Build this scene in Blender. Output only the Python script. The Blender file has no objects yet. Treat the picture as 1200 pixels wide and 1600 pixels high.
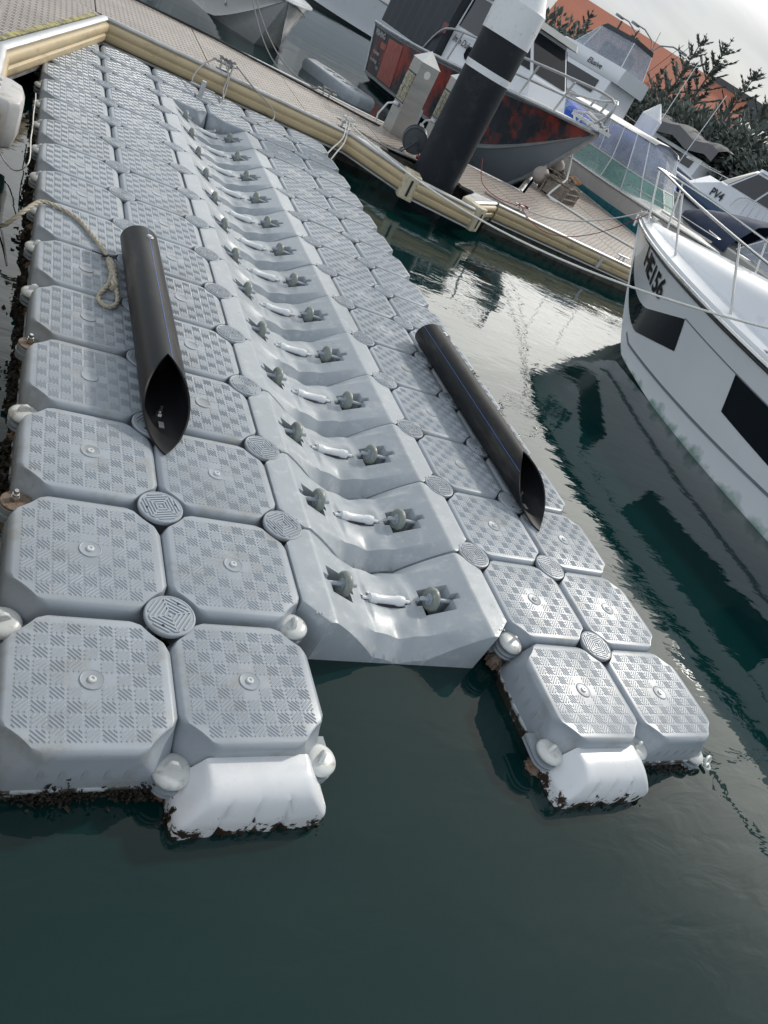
import bpy, bmesh, math, random
from mathutils import Vector, Matrix
random.seed(7)
SC = bpy.context.scene
COL = SC.collection
R = math.radians
WZ = -0.22                      # water level; z = 0 is the top of the floating dock

# ------------------------------------------------------------------ camera
CAMP = Vector((-0.1932, -1.0749, 1.7924))
FPX = 1141.2
RX = Vector((0.84311729, -0.29040181, 0.45257046))
RY = Vector((0.15143327, -0.67934136, -0.71802736))
RZ = Vector((0.51596627, 0.67391551, -0.52878795))
cd = bpy.data.cameras.new('camera'); cam = bpy.data.objects.new('camera', cd); COL.objects.link(cam)
cam.matrix_world = Matrix(((RX.x, -RY.x, -RZ.x, CAMP.x), (RX.y, -RY.y, -RZ.y, CAMP.y), (RX.z, -RY.z, -RZ.z, CAMP.z), (0, 0, 0, 1)))
cd.sensor_width = 36; cd.lens = FPX * 36 / 1600; cd.clip_start = 0.05; cd.clip_end = 3000
SC.camera = cam

def ray(u, v):
    return RX * ((u - 600) / FPX) + RY * ((v - 800) / FPX) + RZ
def at(u, v, z=0.0):            # point of the horizontal plane z seen at a place of the photograph
    d = ray(u, v); return CAMP + d * ((z - CAMP.z) / d.z)
def far(u, v, dist):            # point at a horizontal distance
    d = ray(u, v); return CAMP + d * (dist / math.hypot(d.x, d.y))

# ------------------------------------------------------------------ light
SUN_AZ, SUN_EL = R(62.5), R(36.5)   # azimuth from +y towards +x
wd = bpy.data.worlds.new('World'); SC.world = wd; wd.use_nodes = True
nt = wd.node_tree; N = nt.nodes; Lk = nt.links; N.clear()
wo = N.new('ShaderNodeOutputWorld'); bg = N.new('ShaderNodeBackground'); bg.inputs['Strength'].default_value = 0.1
sky = N.new('ShaderNodeTexSky'); sky.sky_type = 'NISHITA'; sky.sun_disc = False
sky.sun_elevation = SUN_EL; sky.sun_rotation = SUN_AZ; sky.air_density = 1.0; sky.dust_density = 2.0; sky.ozone_density = 1.5
tc = N.new('ShaderNodeTexCoord')
sep = N.new('ShaderNodeSeparateXYZ'); Lk.new(tc.outputs['Generated'], sep.inputs[0])
# project the direction onto a cloud layer
mx = N.new('ShaderNodeMath'); mx.operation = 'MAXIMUM'; mx.inputs[1].default_value = 0.0; Lk.new(sep.outputs['Z'], mx.inputs[0])
ad = N.new('ShaderNodeMath'); ad.operation = 'ADD'; ad.inputs[1].default_value = 0.22; Lk.new(mx.outputs[0], ad.inputs[0])
dv = N.new('ShaderNodeVectorMath'); dv.operation = 'DIVIDE'; Lk.new(tc.outputs['Generated'], dv.inputs[0])
cb = N.new('ShaderNodeCombineXYZ')
for i in range(3): Lk.new(ad.outputs[0], cb.inputs[i])
Lk.new(cb.outputs[0], dv.inputs[1])
mp = N.new('ShaderNodeMapping'); mp.inputs['Rotation'].default_value = (0, 0, R(35)); mp.inputs['Scale'].default_value = (0.55, 1.5, 0.4)
Lk.new(dv.outputs[0], mp.inputs[0])
nz = N.new('ShaderNodeTexNoise'); nz.inputs['Scale'].default_value = 1.15; nz.inputs['Detail'].default_value = 7; nz.inputs['Roughness'].default_value = 0.5
nz.inputs['Distortion'].default_value = 0.5; Lk.new(mp.outputs[0], nz.inputs['Vector'])
cr = N.new('ShaderNodeValToRGB'); cr.color_ramp.elements[0].position = 0.30; cr.color_ramp.elements[1].position = 0.56
cr.color_ramp.elements[0].color = (0.62, 0.62, 0.62, 1); cr.color_ramp.elements[1].color = (0.98, 0.98, 0.98, 1)
Lk.new(nz.outputs['Fac'], cr.inputs[0])
# cloud colour: creamier towards the sun; bluer behind, brightened there to light shaded hulls
sdir = N.new('ShaderNodeVectorMath'); sdir.operation = 'DOT_PRODUCT'; Lk.new(tc.outputs['Generated'], sdir.inputs[0])
SD = Vector((math.sin(SUN_AZ) * math.cos(SUN_EL), math.cos(SUN_AZ) * math.cos(SUN_EL), math.sin(SUN_EL)))
sdir.inputs[1].default_value = SD
mr = N.new('ShaderNodeMapRange'); mr.inputs['From Min'].default_value = -0.6; mr.inputs['From Max'].default_value = 1.0
Lk.new(sdir.outputs['Value'], mr.inputs['Value'])
cc = N.new('ShaderNodeValToRGB'); cc.color_ramp.interpolation = 'EASE'
cc.color_ramp.elements[0].color = (11.5, 12.3, 13.2, 1); cc.color_ramp.elements[1].color = (6.9, 6.7, 6.3, 1)
e = cc.color_ramp.elements.new(0.62); e.color = (7.2, 7.9, 8.6, 1)
e = cc.color_ramp.elements.new(0.86); e.color = (7.2, 7.4, 7.5, 1)
Lk.new(mr.outputs[0], cc.inputs[0])
nz2 = N.new('ShaderNodeTexNoise'); nz2.inputs['Scale'].default_value = 2.2; nz2.inputs['Detail'].default_value = 6; Lk.new(mp.outputs[0], nz2.inputs['Vector'])
mr2 = N.new('ShaderNodeMapRange'); mr2.inputs['From Min'].default_value = 0.25; mr2.inputs['From Max'].default_value = 0.75
mr2.inputs['To Min'].default_value = 0.74; mr2.inputs['To Max'].default_value = 1.12; Lk.new(nz2.outputs['Fac'], mr2.inputs['Value'])
ml = N.new('ShaderNodeVectorMath'); ml.operation = 'SCALE'; Lk.new(cc.outputs[0], ml.inputs[0]); Lk.new(mr2.outputs[0], ml.inputs['Scale'])
mix = N.new('ShaderNodeMix'); mix.data_type = 'RGBA'
Lk.new(cr.outputs[0], mix.inputs[0]); Lk.new(sky.outputs[0], mix.inputs[6]); Lk.new(ml.outputs[0], mix.inputs[7])
# bright bank of thin cloud around the direction the water mirrors, dimmer towards the zenith
gdir = N.new('ShaderNodeVectorMath'); gdir.operation = 'DOT_PRODUCT'; Lk.new(tc.outputs['Generated'], gdir.inputs[0])
gdir.inputs[1].default_value = (math.sin(R(42)) * math.cos(R(20)), math.cos(R(42)) * math.cos(R(20)), math.sin(R(20)))
ga = N.new('ShaderNodeMapRange'); ga.interpolation_type = 'SMOOTHERSTEP'; ga.inputs['From Min'].default_value = 0.62; ga.inputs['From Max'].default_value = 0.985; Lk.new(gdir.outputs['Value'], ga.inputs['Value'])
gz = N.new('ShaderNodeMapRange'); gz.interpolation_type = 'SMOOTHSTEP'; gz.inputs['From Min'].default_value = 0.12; gz.inputs['From Max'].default_value = 0.24; Lk.new(sep.outputs['Z'], gz.inputs['Value'])
gz2 = N.new('ShaderNodeMapRange'); gz2.interpolation_type = 'SMOOTHSTEP'; gz2.inputs['From Min'].default_value = 0.42; gz2.inputs['From Max'].default_value = 0.66; gz2.inputs['To Min'].default_value = 1; gz2.inputs['To Max'].default_value = 0; Lk.new(sep.outputs['Z'], gz2.inputs['Value'])
g1 = N.new('ShaderNodeMath'); g1.operation = 'MULTIPLY'; Lk.new(ga.outputs[0], g1.inputs[0]); Lk.new(gz.outputs[0], g1.inputs[1])
g2 = N.new('ShaderNodeMath'); g2.operation = 'MULTIPLY'; Lk.new(g1.outputs[0], g2.inputs[0]); Lk.new(gz2.outputs[0], g2.inputs[1])
g3 = N.new('ShaderNodeMath'); g3.operation = 'MULTIPLY'; Lk.new(g2.outputs[0], g3.inputs[0]); Lk.new(mr2.outputs[0], g3.inputs[1])
gs = N.new('ShaderNodeVectorMath'); gs.operation = 'SCALE'; gs.inputs[0].default_value = (21, 20.6, 19.4); Lk.new(g3.outputs[0], gs.inputs['Scale'])
zen = N.new('ShaderNodeMapRange'); zen.inputs['From Min'].default_value = 0.45; zen.inputs['From Max'].default_value = 0.95; zen.inputs['To Min'].default_value = 1.0; zen.inputs['To Max'].default_value = 0.7; Lk.new(sep.outputs['Z'], zen.inputs['Value'])
zm = N.new('ShaderNodeVectorMath'); zm.operation = 'SCALE'; Lk.new(mix.outputs[2], zm.inputs[0]); Lk.new(zen.outputs[0], zm.inputs['Scale'])
gadd = N.new('ShaderNodeVectorMath'); gadd.operation = 'ADD'; Lk.new(zm.outputs[0], gadd.inputs[0]); Lk.new(gs.outputs[0], gadd.inputs[1])
Lk.new(gadd.outputs[0], bg.inputs[0]); Lk.new(bg.outputs[0], wo.inputs[0])

sl = bpy.data.lights.new('sun', 'SUN'); sl.energy = 2.3; sl.angle = R(3.5); sl.color = (1.0, 0.95, 0.87)
so = bpy.data.objects.new('sun', sl); COL.objects.link(so); so.rotation_euler = (-SD).to_track_quat('-Z', 'Y').to_euler()
SC.view_settings.view_transform = 'Standard'; SC.view_settings.look = 'None'; SC.view_settings.exposure = 0.0; SC.view_settings.gamma = 1
SC.view_settings.use_curve_mapping = False
SC.render.engine = 'CYCLES'; SC.cycles.max_bounces = 6; SC.cycles.transparent_max_bounces = 16; SC.cycles.caustics_reflective = False; SC.cycles.caustics_refractive = False
SC.cycles.sample_clamp_indirect = 4

# ------------------------------------------------------------------ materials
def srgb(r, g, b):
    f = lambda c: (c / 255 / 12.92) if c / 255 <= 0.04045 else ((c / 255 + 0.055) / 1.055) ** 2.4
    return (f(r), f(g), f(b))
MATS = {}
def mat(name, col, rough=0.5, metal=0.0, var=0.12, vscale=6.0, bump=0.0, bscale=60.0, spec=0.5, alpha=1.0, trans=0.0, dirt=None, dirt_amt=0.0, dscale=9.0, coat=0.0, island=0.0, stretch=(1, 1, 1), rvar=0.12, sheen=0):
    """general surface: base colour with large and small noise, optional dirt patches, bump"""
    if name in MATS: return MATS[name]
    m = bpy.data.materials.new(name); MATS[name] = m; m.use_nodes = True
    t = m.node_tree; n = t.nodes; l = t.links; p = n['Principled BSDF']
    p.inputs['Roughness'].default_value = rough; p.inputs['Metallic'].default_value = metal
    p.inputs['Specular IOR Level'].default_value = spec
    p.inputs['Coat Weight'].default_value = coat
    p.inputs['Alpha'].default_value = alpha; p.inputs['Transmission Weight'].default_value = trans
    tcn = n.new('ShaderNodeTexCoord'); mpn = n.new('ShaderNodeMapping'); mpn.inputs['Scale'].default_value = stretch
    l.new(tcn.outputs['Object'], mpn.inputs[0])
    oi = n.new('ShaderNodeObjectInfo')
    addv = n.new('ShaderNodeVectorMath'); addv.operation = 'ADD'; l.new(mpn.outputs[0], addv.inputs[0])
    sc_ = n.new('ShaderNodeMath'); sc_.operation = 'MULTIPLY'; sc_.inputs[1].default_value = 37.0; l.new(oi.outputs['Random'], sc_.inputs[0])
    l.new(sc_.outputs[0], addv.inputs[1])
    a = n.new('ShaderNodeTexNoise'); a.inputs['Scale'].default_value = vscale; a.inputs['Detail'].default_value = 6; a.inputs['Roughness'].default_value = 0.6
    l.new(addv.outputs[0], a.inputs['Vector'])
    r = n.new('ShaderNodeMapRange'); r.inputs['From Min'].default_value = 0.3; r.inputs['From Max'].default_value = 0.7
    r.inputs['To Min'].default_value = 1 - var; r.inputs['To Max'].default_value = 1 + var
    l.new(a.outputs['Fac'], r.inputs['Value'])
    ir = n.new('ShaderNodeMapRange'); ir.inputs['To Min'].default_value = 1 - island; ir.inputs['To Max'].default_value = 1 + island
    l.new(oi.outputs['Random'], ir.inputs['Value'])
    mm = n.new('ShaderNodeMath'); mm.operation = 'MULTIPLY'; l.new(r.outputs[0], mm.inputs[0]); l.new(ir.outputs[0], mm.inputs[1])
    s = n.new('ShaderNodeVectorMath'); s.operation = 'SCALE'; s.inputs[0].default_value = col[:3]; l.new(mm.outputs[0], s.inputs['Scale'])
    out = s.outputs[0]
    if dirt is not None:
        d = n.new('ShaderNodeTexNoise'); d.inputs['Scale'].default_value = dscale; d.inputs['Detail'].default_value = 9; d.inputs['Roughness'].default_value = 0.68
        l.new(addv.outputs[0], d.inputs['Vector'])
        dr = n.new('ShaderNodeMapRange'); dr.inputs['From Min'].default_value = 0.62 - dirt_amt * 0.3; dr.inputs['From Max'].default_value = 0.78 - dirt_amt * 0.3
        l.new(d.outputs['Fac'], dr.inputs['Value'])
        mxn = n.new('ShaderNodeMix'); mxn.data_type = 'RGBA'; l.new(dr.outputs[0], mxn.inputs[0]); l.new(out, mxn.inputs[6]); mxn.inputs[7].default_value = (*dirt, 1)
        out = mxn.outputs[2]
    l.new(out, p.inputs['Base Color'])
    if rvar:
        rr = n.new('ShaderNodeMapRange'); rr.inputs['From Min'].default_value = 0.3; rr.inputs['From Max'].default_value = 0.7
        rr.inputs['To Min'].default_value = max(0.02, rough - rvar); rr.inputs['To Max'].default_value = min(1, rough + rvar)
        l.new(a.outputs['Fac'], rr.inputs['Value']); l.new(rr.outputs[0], p.inputs['Roughness'])
    if bump:
        b = n.new('ShaderNodeTexNoise'); b.inputs['Scale'].default_value = bscale; b.inputs['Detail'].default_value = 5; l.new(mpn.outputs[0], b.inputs['Vector'])
        bb = n.new('ShaderNodeBump'); bb.inputs['Strength'].default_value = bump; bb.inputs['Distance'].default_value = 0.01
        l.new(b.outputs['Fac'], bb.inputs['Height']); l.new(bb.outputs[0], p.inputs['Normal'])
    m.diffuse_color = (*col[:3], 1)
    return m

M_cube = mat('grey_float_plastic', (0.315, 0.352, 0.392), 0.38, var=0.05, vscale=5, bump=0.06, bscale=240, dirt=(0.25, 0.26, 0.255), dirt_amt=0.34, dscale=7, island=0.07, rvar=0.06, spec=0.42)
M_tread = mat('grey_tread_plastic', (0.335, 0.372, 0.412), 0.38, var=0.07, vscale=9, island=0.07, rvar=0.08, spec=0.36)
M_roller = mat('pale_roller_module_plastic', (0.335, 0.372, 0.405), 0.36, var=0.06, vscale=8, bump=0.05, bscale=70, dirt=(0.44, 0.465, 0.48), dirt_amt=0.30, dscale=16, rvar=0.10, spec=0.4, island=0.04)
M_white = mat('white_plastic', (0.72, 0.74, 0.76), 0.30, var=0.04, vscale=4, dirt=(0.42, 0.38, 0.30), dirt_amt=0.08, dscale=14)
M_cap = mat('cream_white_plastic', (0.62, 0.64, 0.63), 0.32, var=0.06, vscale=12, dirt=(0.35, 0.31, 0.24), dirt_amt=0.25, dscale=25)
M_tyre = mat('grey_green_rubber', (0.20, 0.225, 0.205), 0.42, var=0.1, vscale=20, dirt=(0.36, 0.38, 0.34), dirt_amt=0.25, dscale=30)
M_hub = mat('pale_blue_hub', (0.38, 0.42, 0.47), 0.35)
M_black = mat('black_pipe_plastic', (0.010, 0.0108, 0.0125), 0.42, spec=0.22, var=0.2, vscale=5, dirt=(0.045, 0.043, 0.040), dirt_amt=0.30, dscale=7, stretch=(1, 0.25, 1), rvar=0.1)
M_blue = mat('blue_stripe', (0.03, 0.12, 0.38), 0.4)
M_steel = mat('stainless_steel', (0.55, 0.55, 0.54), 0.25, metal=1.0, var=0.1, vscale=14)
M_alu = mat('weathered_aluminium', (0.50, 0.51, 0.52), 0.42, metal=0.75, var=0.12, vscale=5, dirt=(0.25, 0.24, 0.22), dirt_amt=0.15)
M_rust = mat('rusty_washer', (0.20, 0.16, 0.125), 0.6, var=0.25, vscale=40, dirt=(0.12, 0.05, 0.02), dirt_amt=0.5, dscale=40)
M_barn = mat('dark_marine_growth', (0.022, 0.018, 0.013), 0.7, var=0.6, vscale=30, bump=0.6, bscale=90, dirt=(0.06, 0.05, 0.03), dirt_amt=0.35, dscale=35)
M_rope = mat('weathered_rope', (0.42, 0.38, 0.30), 0.85, var=0.2, vscale=30, dirt=(0.22, 0.2, 0.16), dirt_amt=0.3, dscale=18)
M_ropew = mat('white_rope', (0.74, 0.74, 0.70), 0.8, var=0.08, vscale=30)
M_ropeg = mat('grey_rope', (0.27, 0.265, 0.255), 0.85, var=0.2, vscale=30)
M_red = mat('red_line', (0.32, 0.03, 0.035), 0.5)
M_hose = mat('black_rubber_hose', (0.02, 0.02, 0.022), 0.5)
M_cream = mat('cream_fender_rubber', (0.52, 0.42, 0.26), 0.48, var=0.10, vscale=3, dirt=(0.26, 0.205, 0.13), dirt_amt=0.25, dscale=2.2, stretch=(1, 1, 2.5))
M_cream2 = mat('cream_corner_plastic', (0.58, 0.52, 0.38), 0.45, var=0.08, vscale=8, dirt=(0.3, 0.26, 0.18), dirt_amt=0.3, dscale=14)
M_gfend = mat('grey_dock_fender_vinyl', (0.50, 0.49, 0.48), 0.4, var=0.08, vscale=8, dirt=(0.32, 0.27, 0.2), dirt_amt=0.3, dscale=10)
M_sleeve = mat('black_pile_sleeve', (0.012, 0.016, 0.022), 0.48, spec=0.22, var=0.2, vscale=2, bump=0.05, bscale=30, dirt=(0.03, 0.033, 0.037), dirt_amt=0.3, dscale=3)
M_concrete = mat('pontoon_concrete', (0.12, 0.115, 0.10), 0.85, var=0.25, vscale=4, bump=0.4, bscale=30, dirt=(0.04, 0.045, 0.03), dirt_amt=0.5)
M_yel = mat('faded_yellow_tape', (0.42, 0.38, 0.12), 0.6, var=0.15, vscale=12, dirt=(0.12, 0.11, 0.08), dirt_amt=0.6, dscale=16)
M_gel = mat('white_gelcoat', (0.70, 0.73, 0.77), 0.22, var=0.02, vscale=1.5, coat=0.4, rvar=0.04, dirt=(0.52, 0.54, 0.55), dirt_amt=0.05, dscale=2)
M_gel2 = mat('cream_gelcoat', (0.60, 0.59, 0.57), 0.28, var=0.03, vscale=1.5)
M_hgrey = mat('hull_grey_paint', (0.21, 0.24, 0.27), 0.35, var=0.06, vscale=2)
M_hdark = mat('dark_hull_paint', (0.012, 0.014, 0.018), 0.25, var=0.2, vscale=3)
M_anti = mat('blue_grey_antifoul', (0.07, 0.085, 0.11), 0.6, var=0.2, vscale=4)
M_navy = mat('navy_canvas', (0.018, 0.032, 0.075), 0.8, var=0.15, vscale=5, bump=0.3, bscale=8)
M_dcanvas = mat('charcoal_canvas', (0.035, 0.042, 0.052), 0.75, var=0.15, vscale=3, bump=0.35, bscale=6)
M_tarp = mat('grey_tarp', (0.14, 0.14, 0.145), 0.7, var=0.15, vscale=2, bump=0.5, bscale=4)
M_btarp = mat('blue_tarp', (0.012, 0.07, 0.42), 0.6, var=0.2, vscale=3, bump=0.5, bscale=5, dirt=(0.32, 0.5, 0.68), dirt_amt=0.25, dscale=2.2)
M_teal = mat('teal_stripe_paint', (0.035, 0.20, 0.235), 0.3)
M_navyp = mat('navy_tube_fabric', (0.014, 0.05, 0.115), 0.4)
M_win = mat('dark_boat_glass', (0.008, 0.011, 0.016), 0.06, var=0.1, rvar=0.02, spec=0.6)
M_clear = mat('clear_vinyl', (0.42, 0.47, 0.55), 0.12, alpha=0.42, var=0.15, vscale=4, bump=0.15, bscale=1.2, rvar=0.05)
M_gglass = mat('green_windscreen_glass', (0.25, 0.46, 0.42), 0.05, alpha=0.5, rvar=0.02)
M_roofr = mat('terracotta_roof_sheet', (0.44, 0.155, 0.095), 0.8, var=0.12, vscale=0.4)
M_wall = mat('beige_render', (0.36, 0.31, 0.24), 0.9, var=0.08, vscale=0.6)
M_dwall = mat('dark_grey_facade', (0.09, 0.095, 0.10), 0.8, var=0.1, vscale=0.6)  # dark grey facade colour of the long building
M_leaf = mat('pine_foliage', (0.15, 0.175, 0.155), 0.85, var=0.3, vscale=0.7, spec=0.2, island=0.1)  # lifted grey-green: the leaf colour itself carries the distance haze
M_leaf2 = mat('shrub_foliage', (0.115, 0.138, 0.122), 0.85, var=0.4, vscale=0.9, spec=0.2, island=0.2)  # distance haze is mixed into this leaf colour too
M_bark = mat('bark', (0.09, 0.07, 0.055), 0.9, var=0.3, vscale=6, bump=0.5, bscale=20)
M_land = mat('dark_soil', (0.06, 0.058, 0.045), 0.95, var=0.3, vscale=0.3)
M_text = mat('black_lettering', (0.008, 0.009, 0.012), 0.4)
M_wtext = mat('pale_lettering', (0.45, 0.45, 0.46), 0.5)
M_gal = mat('galvanised_pole', (0.34, 0.35, 0.36), 0.5, metal=0.5)

def mat_deck():
    m = bpy.data.materials.new('ribbed_deck_grating'); m.use_nodes = True
    t = m.node_tree; n = t.nodes; l = t.links; p = n['Principled BSDF']
    tcn = n.new('ShaderNodeTexCoord'); 
    br = n.new('ShaderNodeTexBrick'); br.offset = 0.5; br.inputs['Scale'].default_value = 1
    br.inputs['Brick Width'].default_value = 0.10; br.inputs['Row Height'].default_value = 0.052; br.inputs['Mortar Size'].default_value = 0.013
    br.inputs['Mortar Smooth'].default_value = 0.5
    br.inputs['Color1'].default_value = (0.52, 0.44, 0.375, 1); br.inputs['Color2'].default_value = (0.42, 0.355, 0.30, 1); br.inputs['Mortar'].default_value = (0.115, 0.10, 0.092, 1)
    l.new(tcn.outputs['Object'], br.inputs[0])
    nn = n.new('ShaderNodeTexNoise'); nn.inputs['Scale'].default_value = 1.7; nn.inputs['Detail'].default_value = 8; l.new(tcn.outputs['Object'], nn.inputs[0])
    r = n.new('ShaderNodeMapRange'); r.inputs['From Min'].default_value = .3; r.inputs['From Max'].default_value = .7; r.inputs['To Min'].default_value = .82; r.inputs['To Max'].default_value = 1.15
    l.new(nn.outputs['Fac'], r.inputs[0])
    s = n.new('ShaderNodeVectorMath'); s.operation = 'SCALE'; l.new(br.outputs['Color'], s.inputs[0]); l.new(r.outputs[0], s.inputs['Scale'])
    l.new(s.outputs[0], p.inputs['Base Color'])
    inv = n.new('ShaderNodeMath'); inv.operation = 'SUBTRACT'; inv.inputs[0].default_value = 1; l.new(br.outputs['Fac'], inv.inputs[1])
    b = n.new('ShaderNodeBump'); b.inputs['Strength'].default_value = 1.0; b.inputs['Distance'].default_value = 0.012; l.new(inv.outputs[0], b.inputs['Height'])
    l.new(b.outputs[0], p.inputs['Normal']); p.inputs['Roughness'].default_value = 0.42
    MATS['deck'] = m; return m
M_deck = mat_deck()

def mat_hull(name, base, algae=True):
    """hull paint with green slime where the hull meets the water (world height)"""
    m = mat(name, base, 0.22, var=0.02, vscale=1.5, coat=0.4, rvar=0.04)
    t = m.node_tree; n = t.nodes; l = t.links; p = n['Principled BSDF']
    prev = p.inputs['Base Color'].links[0].from_socket
    g = n.new('ShaderNodeNewGeometry'); sp = n.new('ShaderNodeSeparateXYZ'); l.new(g.outputs['Position'], sp.inputs[0])
    nn = n.new('ShaderNodeTexNoise'); nn.inputs['Scale'].default_value = 5; nn.inputs['Detail'].default_value = 8; l.new(g.outputs['Position'], nn.inputs[0])
    m1 = n.new('ShaderNodeMath'); m1.operation = 'MULTIPLY_ADD'; m1.inputs[1].default_value = -0.35; l.new(nn.outputs['Fac'], m1.inputs[0]); l.new(sp.outputs['Z'], m1.inputs[2])
    r = n.new('ShaderNodeMapRange'); r.inputs['From Min'].default_value = WZ - 0.19; r.inputs['From Max'].default_value = WZ - 0.11; r.inputs['To Min'].default_value = 0.8; r.inputs['To Max'].default_value = 0
    l.new(m1.outputs[0], r.inputs[0])
    x = n.new('ShaderNodeMix'); x.data_type = 'RGBA'; l.new(r.outputs[0], x.inputs[0]); l.new(prev, x.inputs[6]); x.inputs[7].default_value = (0.12, 0.26, 0.20, 1)
    l.new(x.outputs[2], p.inputs['Base Color'])
    return m
M_hehull = mat_hull('white_hull_paint', (0.80, 0.83, 0.86))

def mat_skirt():
    """float plastic fouled with scum and dark growth close to the water"""
    m = mat('fouled_float_plastic', (0.40, 0.435, 0.46), 0.45, var=0.06, vscale=6)
    t = m.node_tree; n = t.nodes; l = t.links; p = n['Principled BSDF']
    prev = p.inputs['Base Color'].links[0].from_socket
    g = n.new('ShaderNodeNewGeometry'); sp = n.new('ShaderNodeSeparateXYZ'); l.new(g.outputs['Position'], sp.inputs[0])
    nn = n.new('ShaderNodeTexNoise'); nn.inputs['Scale'].default_value = 16; nn.inputs['Detail'].default_value = 9; nn.inputs['Roughness'].default_value = 0.7; l.new(g.outputs['Position'], nn.inputs[0])
    m1 = n.new('ShaderNodeMath'); m1.operation = 'MULTIPLY_ADD'; m1.inputs[1].default_value = -0.42; l.new(nn.outputs['Fac'], m1.inputs[0]); l.new(sp.outputs['Z'], m1.inputs[2])
    r = n.new('ShaderNodeMapRange'); r.inputs['From Min'].default_value = WZ - 0.175; r.inputs['From Max'].default_value = WZ - 0.145; r.inputs['To Min'].default_value = 1; r.inputs['To Max'].default_value = 0
    l.new(m1.outputs[0], r.inputs[0])
    x = n.new('ShaderNodeMix'); x.data_type = 'RGBA'; l.new(r.outputs[0], x.inputs[0]); l.new(prev, x.inputs[6]); x.inputs[7].default_value = (0.03, 0.025, 0.018, 1)
    l.new(x.outputs[2], p.inputs['Base Color'])
    return m
M_skirt = mat_skirt()
def mat_wskirt():
    m = mat_skirt.__globals__['mat']('fouled_white_plastic', (0.70, 0.72, 0.745), 0.28, var=0.04, vscale=6)
    t = m.node_tree; n = t.nodes; l = t.links; p = n['Principled BSDF']
    prev = p.inputs['Base Color'].links[0].from_socket
    g = n.new('ShaderNodeNewGeometry'); sp = n.new('ShaderNodeSeparateXYZ'); l.new(g.outputs['Position'], sp.inputs[0])
    nn = n.new('ShaderNodeTexNoise'); nn.inputs['Scale'].default_value = 22; nn.inputs['Detail'].default_value = 8; nn.inputs['Roughness'].default_value = 0.65; l.new(g.outputs['Position'], nn.inputs[0])
    m1 = n.new('ShaderNodeMath'); m1.operation = 'MULTIPLY_ADD'; m1.inputs[1].default_value = -0.38; l.new(nn.outputs['Fac'], m1.inputs[0]); l.new(sp.outputs['Z'], m1.inputs[2])
    r = n.new('ShaderNodeMapRange'); r.inputs['From Min'].default_value = WZ - 0.165; r.inputs['From Max'].default_value = WZ - 0.15; r.inputs['To Min'].default_value = 1; r.inputs['To Max'].default_value = 0
    l.new(m1.outputs[0], r.inputs[0])
    x = n.new('ShaderNodeMix'); x.data_type = 'RGBA'; l.new(r.outputs[0], x.inputs[0]); l.new(prev, x.inputs[6]); x.inputs[7].default_value = (0.035, 0.022, 0.014, 1)
    l.new(x.outputs[2], p.inputs['Base Color'])
    return m
M_wskirt = mat_wskirt()

def mat_pic():
    """dark side print with a streaky red figure"""
    m = mat('dark_red_hull_print', (0.035, 0.04, 0.048), 0.3, var=0.3, vscale=3, dirt=(0.34, 0.055, 0.04), dirt_amt=0.42, dscale=1.6, stretch=(1.0, 1, 0.7))
    return m
M_print = mat_pic()
M_printb = mat('faded_red_figure_print', (0.36, 0.11, 0.09), 0.35, var=0.35, vscale=7, stretch=(3, 1, 0.8))

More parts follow.
